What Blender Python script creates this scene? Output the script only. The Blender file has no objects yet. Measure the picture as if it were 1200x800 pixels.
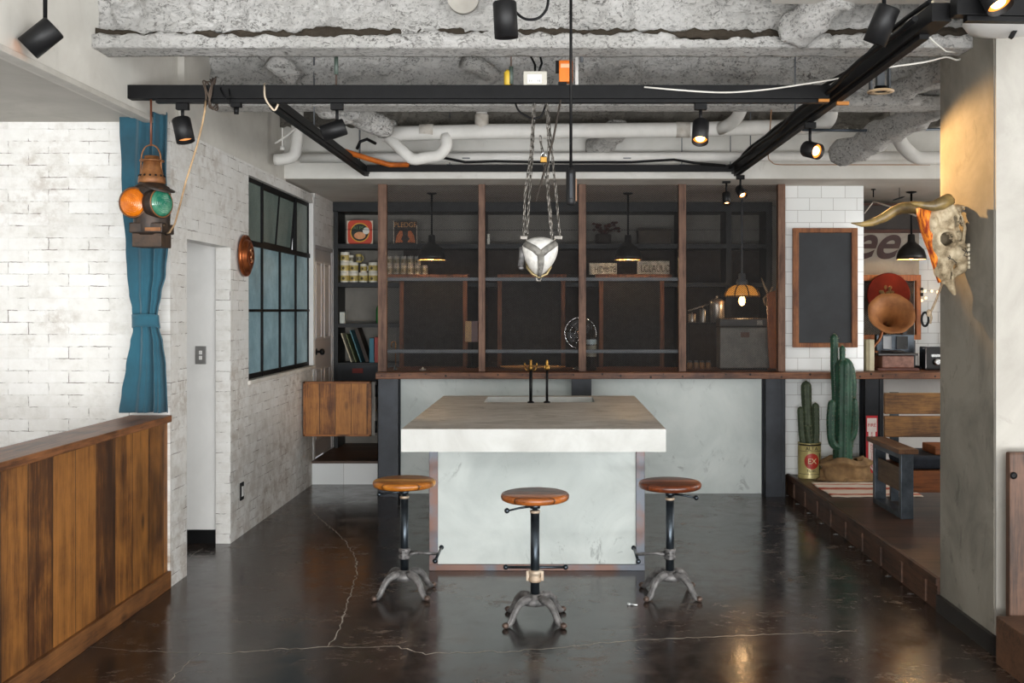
import bpy, bmesh, math, random
from mathutils import Vector, Matrix, Euler, noise
random.seed(7)
PI = math.pi
SC = bpy.context.scene
COL = SC.collection
F = 1200.0; HX, HY, CZ = 648.0, 363.0, 1.55      # focal length and horizon point for a 1200x800 frame, eye height

def P(px, py, d):
    """pixel of the photograph at distance d -> point of the room"""
    return Vector(((px-HX)*d/F, d, CZ+(HY-py)*d/F))
def PX(px, d): return (px-HX)*d/F
def PZ(py, d): return CZ+(HY-py)*d/F

# ---------------------------------------------------------------- mesh builder
class MB:
    def __init__(s): s.v = []; s.f = []; s.sm = []
    def add(s, vs, fs, smooth=False):
        b = len(s.v); s.v += [Vector(v) for v in vs]
        for f in fs: s.f.append([b+i for i in f]); s.sm.append(smooth)
        return s
    def box(s, x0, x1, y0, y1, z0, z1, R=None, c=None):
        vs = [Vector((x, y, z)) for x in (x0, x1) for y in (y0, y1) for z in (z0, z1)]
        if R is not None:
            c = Vector(c) if c is not None else Vector(((x0+x1)/2, (y0+y1)/2, (z0+z1)/2))
            vs = [R @ (v-c)+c for v in vs]
        return s.add(vs, [(0,1,3,2), (4,6,7,5), (0,4,5,1), (2,3,7,6), (0,2,6,4), (1,5,7,3)])
    def beam(s, a, b, w, h, up=(0,0,1)):
        """box from a to b, width w across, height h along up"""
        a, b = Vector(a), Vector(b); t = (b-a).normalized(); u = Vector(up)
        r = t.cross(u); r = r.normalized() if r.length > 1e-6 else Vector((1,0,0)); u = r.cross(t).normalized()
        vs = []
        for p in (a, b):
            for i, j in ((-1,-1), (1,-1), (1,1), (-1,1)): vs.append(p+r*i*w/2+u*j*h/2)
        return s.add(vs, [(3,2,1,0), (4,5,6,7), (0,1,5,4), (1,2,6,5), (2,3,7,6), (3,0,4,7)])
    def tube(s, pts, r, seg=12, closed=False, cap=True, flat=1.0):
        pts = [Vector(p) for p in pts]; n = len(pts)
        rs = r if isinstance(r, (list, tuple)) else [r]*n
        T = []
        for i in range(n):
            if closed: t = pts[(i+1) % n]-pts[i-1]
            else: t = pts[min(i+1, n-1)]-pts[max(i-1, 0)]
            T.append(t.normalized() if t.length > 1e-9 else Vector((0,0,1)))
        a = Vector((0,0,1)) if abs(T[0].z) < .9 else Vector((1,0,0))
        u = (a-T[0]*a.dot(T[0])).normalized(); vs = []
        for i in range(n):
            u = (u-T[i]*u.dot(T[i])).normalized(); w = T[i].cross(u)
            for k in range(seg):
                q = 2*PI*k/seg; vs.append(pts[i]+u*math.cos(q)*rs[i]+w*math.sin(q)*rs[i]*flat)
        fs = []
        for i in range(n if closed else n-1):
            j = (i+1) % n
            for k in range(seg):
                l = (k+1) % seg; fs.append((i*seg+k, i*seg+l, j*seg+l, j*seg+k))
        s.add(vs, fs, True)
        if cap and not closed:
            b = len(s.v)-len(vs)
            s.f.append([b+k for k in range(seg)][::-1]); s.sm.append(False)
            s.f.append([b+(n-1)*seg+k for k in range(seg)]); s.sm.append(False)
        return s
    def lathe(s, prof, o=(0,0,0), axis=(0,0,1), seg=32, smooth=True, capa=True, capb=True):
        """prof: (radius, height) along axis"""
        o = Vector(o); ax = Vector(axis).normalized()
        a = Vector((1,0,0)) if abs(ax.x) < .9 else Vector((0,1,0))
        u = (a-ax*a.dot(ax)).normalized(); w = ax.cross(u); vs = []
        for r, h in prof:
            for k in range(seg):
                q = 2*PI*k/seg; vs.append(o+ax*h+(u*math.cos(q)+w*math.sin(q))*r)
        fs = []
        for i in range(len(prof)-1):
            for k in range(seg):
                l = (k+1) % seg; fs.append((i*seg+k, i*seg+l, (i+1)*seg+l, (i+1)*seg+k))
        s.add(vs, fs, smooth); b = len(s.v)-len(vs)
        if capa: s.f.append([b+k for k in range(seg)][::-1]); s.sm.append(False)
        if capb: s.f.append([b+(len(prof)-1)*seg+k for k in range(seg)]); s.sm.append(False)
        return s
    def ell(s, c, r, seg=20, rings=12, R=None):
        c = Vector(c); r = Vector(r) if hasattr(r, '__len__') else Vector((r, r, r)); vs = []
        for i in range(rings+1):
            p = PI*i/rings
            for k in range(seg):
                q = 2*PI*k/seg; v = Vector((r.x*math.sin(p)*math.cos(q), r.y*math.sin(p)*math.sin(q), r.z*math.cos(p)))
                if R is not None: v = R @ v
                vs.append(c+v)
        fs = [(i*seg+k, (i+1)*seg+k, (i+1)*seg+(k+1) % seg, i*seg+(k+1) % seg) for i in range(rings) for k in range(seg)]
        return s.add(vs, fs, True)
    def prism(s, pts, ext):
        """closed polygon of points swept by vector ext"""
        ext = Vector(ext); n = len(pts); a = [Vector(p) for p in pts]; b = [p+ext for p in a]
        fs = [tuple(range(n))[::-1], tuple(range(n, 2*n))]+[(i, (i+1) % n, n+(i+1) % n, n+i) for i in range(n)]
        return s.add(a+b, fs)
    def grid(s, fn, nu, nv, smooth=True):
        vs = [fn(i/nu, j/nv) for j in range(nv+1) for i in range(nu+1)]
        w = nu+1
        return s.add(vs, [(j*w+i, j*w+i+1, (j+1)*w+i+1, (j+1)*w+i) for j in range(nv) for i in range(nu)], smooth)
    def xf(s, Mx):
        s.v = [Mx @ v for v in s.v]; return s
    def merge(s, o): return s.add(o.v, o.f) if False else s._m(o)
    def _m(s, o):
        b = len(s.v); s.v += [v.copy() for v in o.v]; s.f += [[b+i for i in f] for f in o.f]; s.sm += o.sm; return s
    def build(s, name, mat, parent=None, bevel=0, weld=False, mods=None, segs=2):
        if parent is not None: off = wloc(parent)
        else:
            xs = [v.x for v in s.v]; ys = [v.y for v in s.v]; zs = [v.z for v in s.v]
            off = Vector(((min(xs)+max(xs))/2, (min(ys)+max(ys))/2, min(zs)))
        me = bpy.data.meshes.new(name)
        me.from_pydata([tuple(v-off) for v in s.v], [], s.f); me.update()
        bm = bmesh.new(); bm.from_mesh(me)
        for f, q in zip(bm.faces, s.sm): f.smooth = q
        if weld: bmesh.ops.remove_doubles(bm, verts=bm.verts, dist=weld if weld is not True else 1e-4)
        bmesh.ops.recalc_face_normals(bm, faces=bm.faces)
        bm.to_mesh(me); bm.free()
        for m in (mat if isinstance(mat, (list, tuple)) else [mat]): me.materials.append(m)
        o = bpy.data.objects.new(name, me); COL.objects.link(o)
        if parent is None: o.location = off
        else: o.parent = parent
        if bevel:
            b = o.modifiers.new('bevel', 'BEVEL'); b.width = bevel; b.segments = segs; b.limit_method = 'ANGLE'; b.angle_limit = .7
        return o

def wloc(o):
    v = Vector((0,0,0))
    while o is not None: v += o.location; o = o.parent
    return v
def tag(o, label=None, cat=None, group=None, kind=None):
    if label: o['label'] = label
    if cat: o['category'] = cat
    if group: o['group'] = group
    if kind: o['kind'] = kind
    return o
def thing(name, loc, label, cat, group=None):
    o = bpy.data.objects.new(name, None); COL.objects.link(o); o.location = Vector(loc); o.empty_display_size = .1
    return tag(o, label, cat, group)
def struct(mb, name, mat, parent=None, **k):
    o = mb.build(name, mat, parent, **k)
    if parent is None: o['kind'] = 'structure'
    return o
def copy_tree(o, parent=None):
    c = o.copy(); COL.objects.link(c); c.parent = parent
    for ch in list(o.children): copy_tree(ch, c)
    return c
def bake(o):
    """apply an object's modifiers to its mesh"""
    dg = bpy.context.evaluated_depsgraph_get(); dg.update()
    me = bpy.data.meshes.new_from_object(o.evaluated_get(dg)); o.modifiers.clear(); o.data = me
    for p in me.polygons: p.use_smooth = True
    return o
def lettering(txt, size, mat, parent, loc, rot=(PI/2,0,0), ext=.0006, name='lettering', align='CENTER', sx=1, shear=0, spacing=1, offs=0):
    cu = bpy.data.curves.new(name, 'FONT'); cu.body = txt; cu.size = size; cu.extrude = ext; cu.align_x = align; cu.align_y = 'CENTER'
    cu.shear = shear; cu.offset = offs; cu.space_character = spacing; cu.space_line = .82
    t = bpy.data.objects.new('tmp', cu); COL.objects.link(t)
    dg = bpy.context.evaluated_depsgraph_get(); me = bpy.data.meshes.new_from_object(t.evaluated_get(dg))
    bpy.data.objects.remove(t)
    me.transform(Matrix.Diagonal((sx, 1, 1, 1))); me.transform(Euler(rot).to_matrix().to_4x4())
    me.transform(Matrix.Translation(Vector(loc)-wloc(parent)))
    me.materials.clear(); me.materials.append(mat); me.name = name
    o = bpy.data.objects.new(name, me); COL.objects.link(o); o.parent = parent
    return o

# ---------------------------------------------------------------- materials
def C(h, a=1.0):
    h = h.lstrip('#'); v = [int(h[i:i+2], 16)/255 for i in (0, 2, 4)]
    return tuple([(x/12.92 if x <= .04045 else ((x+.055)/1.055)**2.4) for x in v])+(a,)
def nd(t, typ, ins=None, **pr):
    n = t.nodes.new(typ)
    for k, v in pr.items(): setattr(n, k, v)
    for k, v in (ins or {}).items():
        if isinstance(v, bpy.types.NodeSocket): t.links.new(v, n.inputs[k])
        else: n.inputs[k].default_value = v
    return n
def base(name):
    m = bpy.data.materials.new(name); m.use_nodes = True; t = m.node_tree
    return m, t, t.nodes['Principled BSDF']
def wpos(t, scale=(1,1,1)):
    g = nd(t, 'ShaderNodeNewGeometry')
    return nd(t, 'ShaderNodeVectorMath', {0: g.outputs['Position'], 1: scale}, operation='MULTIPLY').outputs[0]
def nz(t, vec, scale, detail=5, rough=.6, dist=0):
    return nd(t, 'ShaderNodeTexNoise', {'Vector': vec, 'Scale': scale, 'Detail': detail, 'Roughness': rough, 'Distortion': dist}).outputs['Fac']
def ramp(t, fac, stops):
    r = nd(t, 'ShaderNodeValToRGB', {'Fac': fac}); e = r.color_ramp.elements
    while len(e) < len(stops): e.new(.5)
    for k, (p, c) in zip(e, stops): k.position = p; k.color = c if len(c) == 4 else tuple(c)+(1,)
    return r.outputs['Color']
def mp(t, v, a, b, c=0., d=1.):
    return nd(t, 'ShaderNodeMapRange', {0: v, 1: a, 2: b, 3: c, 4: d}).outputs[0]
def mth(t, op, a, b=0., c=0.):
    n = nd(t, 'ShaderNodeMath', operation=op)
    for i, v in enumerate((a, b, c)):
        if isinstance(v, bpy.types.NodeSocket): t.links.new(v, n.inputs[i])
        else: n.inputs[i].default_value = v
    return n.outputs[0]
def mixc(t, f, a, b):
    n = nd(t, 'ShaderNodeMix', data_type='RGBA')
    for i, v in ((0, f), (6, a), (7, b)):
        if isinstance(v, bpy.types.NodeSocket): t.links.new(v, n.inputs[i])
        else: n.inputs[i].default_value = v
    return n.outputs[2]
def bump(t, b, h, strength=.5, dist=.01):
    n = nd(t, 'ShaderNodeBump', {'Height': h, 'Strength': strength, 'Distance': dist}); t.links.new(n.outputs[0], b.inputs['Normal'])
def setin(t, b, k, v):
    if isinstance(v, bpy.types.NodeSocket): t.links.new(v, b.inputs[k])
    else: b.inputs[k].default_value = v

def M(name, c1, c2=None, scale=8, rough=.6, metal=0, bmp=0, st=(1,1,1), rng=(.35,.65), bsc=None, dist=.004, emit=None, es=0, trans=0, alpha=None, spec=None, coat=0, detail=5):
    m, t, b = base(name); c1 = C(c1); c2 = C(c2) if c2 else c1
    v = wpos(t, st)
    f = nz(t, v, scale, detail)
    setin(t, b, 'Base Color', ramp(t, f, [(rng[0], c1), (rng[1], c2)]) if c1 != c2 else c1)
    b.inputs['Roughness'].default_value = rough; b.inputs['Metallic'].default_value = metal
    if bmp: bump(t, b, nz(t, v, bsc or scale*3, 4), bmp, dist)
    if emit: b.inputs['Emission Color'].default_value = C(emit); b.inputs['Emission Strength'].default_value = es
    if trans: b.inputs['Transmission Weight'].default_value = trans
    if spec is not None: b.inputs['Specular IOR Level'].default_value = spec
    if coat: b.inputs['Coat Weight'].default_value = coat; b.inputs['Coat Roughness'].default_value = .15
    return m

def WOOD(name, dark, light, grain='Z', plank=None, rough=.55, var=.5, bmp=.35, knots=True, ring=1.0, spec=.4, stain=None):
    """grain runs along one axis; plank=(axis, width, offset) makes boards with gaps"""
    m, t, b = base(name); gi = 'XYZ'.index(grain)
    g = nd(t, 'ShaderNodeNewGeometry').outputs['Position']
    sc = [26*ring, 26*ring, 26*ring]; sc[gi] = 1.6
    vec = nd(t, 'ShaderNodeVectorMath', {0: g, 1: tuple(sc)}, operation='MULTIPLY').outputs[0]
    pv = gap = None
    if plank:
        s = nd(t, 'ShaderNodeSeparateXYZ', {0: g}).outputs['XYZ'.index(plank[0])]
        q = mth(t, 'DIVIDE', mth(t, 'SUBTRACT', s, plank[2]), plank[1])
        idx = mth(t, 'FLOOR', q)
        wn = nd(t, 'ShaderNodeTexWhiteNoise', {'W': idx}, noise_dimensions='1D')
        pv = wn.outputs['Value']
        off = nd(t, 'ShaderNodeVectorMath', {0: wn.outputs['Color'], 1: (37., 37., 37.)}, operation='MULTIPLY').outputs[0]
        vec = nd(t, 'ShaderNodeVectorMath', {0: vec, 1: off}, operation='ADD').outputs[0]
        fr = mth(t, 'FRACT', q); edge = mth(t, 'MINIMUM', fr, mth(t, 'SUBTRACT', 1., fr))
        gap = mp(t, edge, 0, .003/plank[1]*1.6)
    n1 = nz(t, vec, 1.0, 8, .72, .25)
    n3 = nz(t, nd(t, 'ShaderNodeVectorMath', {0: vec, 1: (5., 5., 5.)}, operation='MULTIPLY').outputs[0], 1.0, 4, .7, 0)
    n2 = nz(t, nd(t, 'ShaderNodeVectorMath', {0: g, 1: (3.1, 3.1, 3.1)}, operation='MULTIPLY').outputs[0], 1.2, 5, .65, .3)
    f = mth(t, 'ADD', mth(t, 'ADD', mth(t, 'MULTIPLY', n1, .42), mth(t, 'MULTIPLY', n3, .26)), mth(t, 'MULTIPLY', n2, .32))
    if pv is not None: f = mth(t, 'ADD', f, mth(t, 'MULTIPLY', mth(t, 'SUBTRACT', pv, .5), var*.16))
    d, l = C(dark), C(light)
    mid = tuple((a+c)/2 for a, c in zip(d, l))
    c = ramp(t, f, [(.34, tuple(x*.5 for x in d[:3])), (.43, d), (.51, mid), (.62, l)])
    if stain:
        sn = nz(t, nd(t, 'ShaderNodeVectorMath', {0: vec, 1: (.07, .07, .35)}, operation='MULTIPLY').outputs[0], 1.3, 4, .6, .3)
        c = mixc(t, mp(t, sn, .52, .68, 0, .8), c, C(stain))
    if knots:
        kv = [5., 5., 5.]; kv[gi] = 2.2
        vo = nd(t, 'ShaderNodeTexVoronoi', {'Vector': nd(t, 'ShaderNodeVectorMath', {0: g, 1: tuple(kv)}, operation='MULTIPLY').outputs[0], 'Scale': 1.0}).outputs['Distance']
        c = mixc(t, mp(t, vo, .05, .15, .9, 0), c, C('#1d0f08'))
    if gap is not None: c = mixc(t, gap, C('#140b07'), c)
    setin(t, b, 'Base Color', c)
    b.inputs['Roughness'].default_value = rough; b.inputs['Specular IOR Level'].default_value = spec
    h = mth(t, 'MULTIPLY', n1, .35)
    if gap is not None: h = mth(t, 'ADD', h, gap)
    bump(t, b, h, bmp, .004)
    return m

def BRICK(name, axis, dirty=.5):
    m, t, b = base(name)
    s = nd(t, 'ShaderNodeSeparateXYZ', {0: nd(t, 'ShaderNodeNewGeometry').outputs['Position']})
    v0 = nd(t, 'ShaderNodeCombineXYZ', {0: s.outputs[axis], 1: s.outputs[2], 2: 0.}).outputs[0]
    wob = nd(t, 'ShaderNodeTexNoise', {'Vector': v0, 'Scale': 34., 'Detail': 4.}).outputs['Color']
    v = nd(t, 'ShaderNodeVectorMath', {0: v0, 1: nd(t, 'ShaderNodeVectorMath', {0: wob, 1: (.010, .010, 0)}, operation='MULTIPLY').outputs[0]}, operation='ADD').outputs[0]
    br = nd(t, 'ShaderNodeTexBrick', {'Vector': v, 'Color1': (0,0,0,1), 'Color2': (1,1,1,1), 'Mortar': (.5,.5,.5,1), 'Scale': 1., 'Mortar Size': .0028, 'Mortar Smooth': .5, 'Brick Width': .225, 'Row Height': .0675}, offset=.5)
    per = nd(t, 'ShaderNodeSeparateColor', {0: br.outputs['Color']}).outputs[0]
    fac = br.outputs['Fac']
    patch = nz(t, v0, 1.5, 5, .65)
    fine = nz(t, v0, 14, 6, .7)
    lines = mth(t, 'MULTIPLY', mp(t, fac, .5, .95), mp(t, nz(t, v0, 6.5, 4, .7), .5, .6))
    white = ramp(t, mth(t, 'ADD', mth(t, 'MULTIPLY', fine, .7), mth(t, 'MULTIPLY', per, .22)), [(.22, C('#c0bdb6')), (.40, C('#d2d0cb')), (.7, C('#dedddA'))])
    stn = mth(t, 'MULTIPLY', mp(t, patch, .50-.1*(dirty-.5), .66, 0, 1), mp(t, nz(t, v0, 11, 6, .75), .46, .6, 0, .62*min(1, dirty+.4)))
    lowz = mp(t, s.outputs[2], .2, 1.2, .5*dirty, 0)
    stn = mth(t, 'ADD', stn, mth(t, 'MULTIPLY', lowz, mp(t, nz(t, v0, 8, 6, .7), .44, .58)), 0); 
    c = mixc(t, stn, white, C('#97897b'))
    c = mixc(t, mth(t, 'MULTIPLY', lines, .9), c, C('#4a392c'))
    setin(t, b, 'Base Color', c); b.inputs['Roughness'].default_value = .6
    h = mth(t, 'ADD', mth(t, 'MULTIPLY', mth(t, 'SUBTRACT', 1., fac), 1.), mth(t, 'ADD', mth(t, 'MULTIPLY', fine, .35), mth(t, 'MULTIPLY', per, .35)))
    bump(t, b, h, .45, .004)
    return m

def TILE(name, axis, w=.2, h=.1, off=.5, ox=0., oz=0.):
    m, t, b = base(name)
    s = nd(t, 'ShaderNodeSeparateXYZ', {0: nd(t, 'ShaderNodeNewGeometry').outputs['Position']})
    v = nd(t, 'ShaderNodeCombineXYZ', {0: mth(t, 'ADD', s.outputs[axis], ox), 1: mth(t, 'ADD', s.outputs[2], oz), 2: 0.}).outputs[0]
    br = nd(t, 'ShaderNodeTexBrick', {'Vector': v, 'Color1': C('#e9ebea'), 'Color2': C('#e1e4e3'), 'Mortar': C('#9a9793'), 'Scale': 1., 'Mortar Size': .0016, 'Mortar Smooth': .1, 'Brick Width': w, 'Row Height': h}, offset=off)
    setin(t, b, 'Base Color', br.outputs['Color'])
    setin(t, b, 'Roughness', mp(t, br.outputs['Fac'], 0, 1, .12, .8))
    bump(t, b, mth(t, 'SUBTRACT', 1., br.outputs['Fac']), .4, .002)
    return m

def SPRAY(name, c1='#c4c1ba', c2='#f0eeea'):
    m, t, b = base(name); v = wpos(t)
    n1 = nz(t, v, 3, 8, .75, .6); n2 = nz(t, wpos(t, (1, 1, 1.8)), 22, 8, .82, 1.2); n3 = nz(t, v, 60, 5, .7)
    f = mth(t, 'ADD', mth(t, 'MULTIPLY', n2, .7), mth(t, 'MULTIPLY', n3, .3))
    pit = mp(t, f, .42, .49)
    dens = mp(t, n1, .40, .62)
    c = mixc(t, mp(t, nz(t, v, 2.2, 4), .4, .62), C(c1), C(c2))
    c = mixc(t, mth(t, 'MAXIMUM', pit, mth(t, 'MULTIPLY', dens, .75)), C('#6f6a61'), c)
    c = mixc(t, .62, c, C(c2))
    c = mixc(t, mth(t, 'MULTIPLY', mth(t, 'MULTIPLY', mth(t, 'SUBTRACT', 1., pit), mth(t, 'SUBTRACT', 1., mth(t, 'MULTIPLY', dens, .75))), .8), c, C('#433d36'))
    setin(t, b, 'Base Color', c); b.inputs['Roughness'].default_value = .95; b.inputs['Specular IOR Level'].default_value = .1
    bump(t, b, mth(t, 'ADD', mth(t, 'MULTIPLY', n2, 1.), mth(t, 'MULTIPLY', n3, .5)), 1.0, .035)
    return m

def FLOORM():
    m, t, b = base('floor_coating'); v = wpos(t)
    a = nz(t, v, 1.1, 6, .65, .4); bb = nz(t, v, 6, 8, .75, .3); cc = nz(t, v, 22, 6, .7)
    f = mth(t, 'ADD', mth(t, 'MULTIPLY', a, .5), mth(t, 'MULTIPLY', bb, .5))
    c = ramp(t, f, [(.36, C('#1b1918')), (.46, C('#26211f')), (.54, C('#352b26')), (.62, C('#503f36'))])
    scuff = mth(t, 'MULTIPLY', mp(t, nz(t, wpos(t, (1, 1.6, 1)), 9, 9, .8, .8), .51, .62, 0, .8), mp(t, nz(t, v, 1.7, 4), .48, .60))
    c = mixc(t, scuff, c, C('#65564a'))
    c = mixc(t, mp(t, nz(t, v, 55, 3, .6), .68, .74, 0, .8), c, C('#8d8277'))
    setin(t, b, 'Base Color', c)
    setin(t, b, 'Roughness', mth(t, 'ADD', mp(t, bb, .35, .65, .11, .26), mth(t, 'MULTIPLY', scuff, .3)))
    b.inputs['Specular IOR Level'].default_value = .6
    bump(t, b, mth(t, 'ADD', a, mth(t, 'MULTIPLY', bb, .25)), .05, .01)
    return m
def PLASTER(name, c1, c2, blot='#8f8f8c', amt=.35, sc=2.2, rough=.75, bmp=.15):
    m, t, b = base(name); v = wpos(t)
    f = nz(t, v, sc, 6, .6, .6)
    c = ramp(t, f, [(.35, C(c1)), (.62, C(c2))])
    s = mth(t, 'MULTIPLY', mp(t, nz(t, wpos(t, (1, 1, .7)), 5.5, 8, .72, 1.4), .56, .66, 0, amt), mp(t, nz(t, v, 1.3, 3), .42, .58))
    c = mixc(t, s, c, C(blot))
    setin(t, b, 'Base Color', c); b.inputs['Roughness'].default_value = rough
    bump(t, b, mth(t, 'ADD', nz(t, v, 9, 5), mth(t, 'MULTIPLY', nz(t, v, 60, 4), .25)), bmp, .006)
    return m
def STRIPES(name, stops, axis=1, period=.2, off=0.):
    m, t, b = base(name)
    s = nd(t, 'ShaderNodeSeparateXYZ', {0: nd(t, 'ShaderNodeNewGeometry').outputs['Position']})
    q = mth(t, 'FRACT', mth(t, 'DIVIDE', mth(t, 'SUBTRACT', s.outputs[axis], off), period))
    r = nd(t, 'ShaderNodeValToRGB', {'Fac': mth(t, 'ADD', q, mth(t, 'MULTIPLY', nz(t, wpos(t), 60), .02))}); r.color_ramp.interpolation = 'CONSTANT'; e = r.color_ramp.elements
    while len(e) < len(stops): e.new(.5)
    for k, (p, c) in zip(e, stops): k.position = p; k.color = C(c)
    setin(t, b, 'Base Color', r.outputs['Color']); b.inputs['Roughness'].default_value = .95
    bump(t, b, nz(t, wpos(t, (1, 1, 1)), 220), .5, .003)
    return m

m_floor = FLOORM()
m_crack = M('crack_filler', '#8d867c', '#b8b1a6', 30, .8)
m_brickX = BRICK('painted_brick_facing', 0, .35)
m_brickY = BRICK('painted_brick_side', 1, .9)
m_tile = TILE('white_wall_tile', 0, .2, .104, .5, .03, .0)
m_spray = SPRAY('sprayed_insulation')
m_plaster = PLASTER('ceiling_plaster', '#bdb9b1', '#cbc8c0', '#9b968d', .4)
m_beamface = PLASTER('beam_paint', '#c6c4bd', '#d4d2cc', '#a59f96', .3)
m_kceil = PLASTER('kitchen_ceiling_plaster', '#bdb6ac', '#cbc5bc', '#a39b91', .2)
m_kwall = PLASTER('kitchen_wall_plaster', '#77736c', '#8b877f', '#5e5a54', .3)
m_kdark = PLASTER('kitchen_dark_wall', '#2a2320', '#372e28', '#1f1a17', .3)
m_column = PLASTER('column_mortar_shaded', '#6c685f', '#8e897e', '#57534b', .8, 2.2)  # side colour darkened for the face turned from the light
m_colfront = PLASTER('column_front_mortar_lit', '#98948c', '#aeaaa2', '#827e76', .4, 1.8)  # lighter copy of the column mortar, painting its lit front
m_white = PLASTER('white_paint', '#d2d1ce', '#dcdbd8', '#c2c0bc', .15)
m_mortar = PLASTER('grey_mortar_panel', '#b2b9b6', '#c8ceca', '#858a88', .95)
m_conc = PLASTER('island_concrete', '#c9c9c4', '#dadad5', '#a09e97', .5, 3, .42, .12)
m_concin = PLASTER('island_basin_concrete', '#9b9a92', '#acaaa2', '#85837b', .4, 3, .5)
m_black = M('black_powder_coat', '#0a0a0b', '#111112', 20, .5, .0, .05, spec=.18)
m_steel = M('dark_steel', '#232528', '#303338', 5, .42, .55, .08, bsc=12)
m_bluesteel = M('blue_black_steel', '#3c4349', '#59616a', 9, .4, .6, .1)
m_rust = M('rusty_steel_frame', '#6b7078', '#7f6257', 3.5, .5, .45, .15, rng=(.42, .58))
m_iron = M('cast_iron', '#4c4b4a', '#838180', 26, .58, .45, .3, bsc=60)
m_ironfoot = M('rusted_iron', '#4b3d37', '#6b5a50', 30, .5, .5, .3)
m_pole = M('steel_pole', '#2c3237', '#454d54', 12, .3, .8)
m_greysteel = M('grey_flat_bar', '#53565a', '#63676b', 8, .5, .1)
m_collar = M('worn_collar', '#a58f78', '#b9aa97', 18, .5, .3)
m_seat = None
# ================================================================ THE SETTING
XL = -2.14            # left wall plane
DW = 5.72             # white brick wall behind the curtain
fl = struct(MB().box(-6, 6.5, -6.4, 12, -.1, 0), 'floor', m_floor)
def crack(pts, w, seedv):
    """hairline crack as a thin filled ribbon"""
    rnd = random.Random(seedv); q = []
    for (a, b) in zip(pts, pts[1:]):
        n = max(3, int((Vector(b)-Vector(a)).length/.03))
        for i in range(n):
            t = i/n; p = Vector(a).lerp(Vector(b), t); q.append(p+Vector((rnd.uniform(-.008, .008), rnd.uniform(-.012, .012), 0)))
    q.append(Vector(pts[-1])); mb = MB(); n = len(q); vs = []
    for i, p in enumerate(q):
        tt = (q[min(i+1, n-1)]-q[max(i-1, 0)]).normalized(); r = Vector((-tt.y, tt.x, 0))
        ww = w*(.35+.65*abs(noise.noise(Vector((i*.37, seedv, 0)))*2))*(0.3 if i in (0, n-1) else 1)
        vs += [p-r*ww/2+Vector((0,0,.0006)), p+r*ww/2+Vector((0,0,.0006)), p-r*ww/2-Vector((0,0,.002)), p+r*ww/2-Vector((0,0,.002))]
    fs = [(4*i, 4*i+4, 4*i+5, 4*i+1) for i in range(n-1)]+[(4*i+2, 4*i+3, 4*i+7, 4*i+6) for i in range(n-1)]
    mb.add(vs, fs); return mb
def FP(px, py):
    d = CZ*F/(py-HY); return Vector((PX(px, d), d, 0))
for i, (pts, w) in enumerate([
    ([(255,766),(330,760),(395,758),(465,758),(480,762),(500,766),(545,764),(600,763),(655,759),(705,753),(760,749),(850,745),(930,742),(1000,739)], .013),
    ([(384,758),(396,742),(404,715),(413,690),(418,672),(418,655),(407,637),(392,622),(376,609),(367,600)], .010),
    ([(196,800),(216,780),(236,764)], .006),
    ([(90,757),(150,762),(205,764),(255,766)], .004),
    ([(221,654),(238,642)], .004)]):
    crack([FP(*p) for p in pts], w, i+3).build('floor_crack', m_crack, fl)

# left: white brick wall facing the room, its pier, the lintel, the window wall
WT = .13
wl = MB(); wl.box(-6, XL, DW, DW+.26, 0, 2.6)
struct(wl, 'wall_left_front', m_brickX)
pr = MB(); pr.box(XL-.05, XL+.002, DW-.001, DW+.262, 0, 2.56)       # side face of the pier
struct(pr, 'wall_left_pier', m_brickY)
Y1, Y2 = DW+.26, 6.80     # opening
WZ0, WZ1, WY0, WY1 = 1.055, 2.50, 7.20, 9.13
wb = MB()
wb.box(XL-.10, XL, Y1, Y2, 1.965, 2.58)                            # over the opening
wb.box(XL-.10, XL, Y2, WY0, 0, 2.58)
wb.box(XL-.10, XL, WY0, WY1, 0, WZ0-.03)
wb.box(XL-.10, XL, WY0, WY1, WZ1, 2.58)
wb.box(XL-.10, XL, 9.20, 10.35, 2.14, 2.60)
wb.box(XL-.10, XL, 9.98, 10.35, 0, 2.14)
struct(wb, 'wall_left', m_brickY)
struct(MB().box(XL-.098, XL-.001, Y2-.004, Y2, 0, 1.965), 'wall_left_end', m_brickX)
struct(MB().box(XL-.10, XL+.004, WY1, 9.20, 0, 2.56), 'trim_1', m_white)
struct(MB().box(XL-.10, XL+.02, WY0-.02, WY1+.03, WZ0-.03, WZ0), 'trim_2', M('plaster_sill', '#b5afa6', '#c9c4bb', 9, .8), bevel=.004)
cw = struct(MB().box(-6, XL-.03, 6.82, 6.95, 0, 2.9), 'wall_corridor', m_white)
struct(MB().box(-6, XL-.1, 6.80, 6.82, 0, .088), 'baseboard_corridor', m_black)
struct(MB().box(-6.1, -6, -6.4, 12, 0, 3.4), 'wall_far_left', m_white)

# ceilings: low plaster ceiling at the left, its upstand, sprayed slab, kitchen soffit
lc = MB(); lc.box(-6, -2.24, -6.4, 10.4, 2.60, 2.75)
struct(lc, 'ceiling_left', PLASTER('low_ceiling_plaster', '#a5a199', '#b3afa7', '#8b877f', .4))
up = MB(); up.box(-2.30, -2.19, -6.4, DW+.26, 2.595, 3.32); up.box(-2.30, XL-.012, DW+.26, 8.25, 2.575, 3.32)
struct(up, 'wall_left_upstand', m_plaster)
struct(MB().box(-2.235, -2.175, -6.4, 5.7, 2.572, 2.60), 'trim_3', M('shadow_gap_trim', '#a8a49c', '#b6b2aa', 9, .6), bevel=.004)
struct(MB().box(-6, 6.5, -6.4, 10.4, 3.32, 3.45), 'ceiling', m_spray)
struct(MB().box(-2.2, 4.6, 8.2, 8.34, 2.602, 3.32), 'wall_kitchen_beam', m_beamface)
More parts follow.
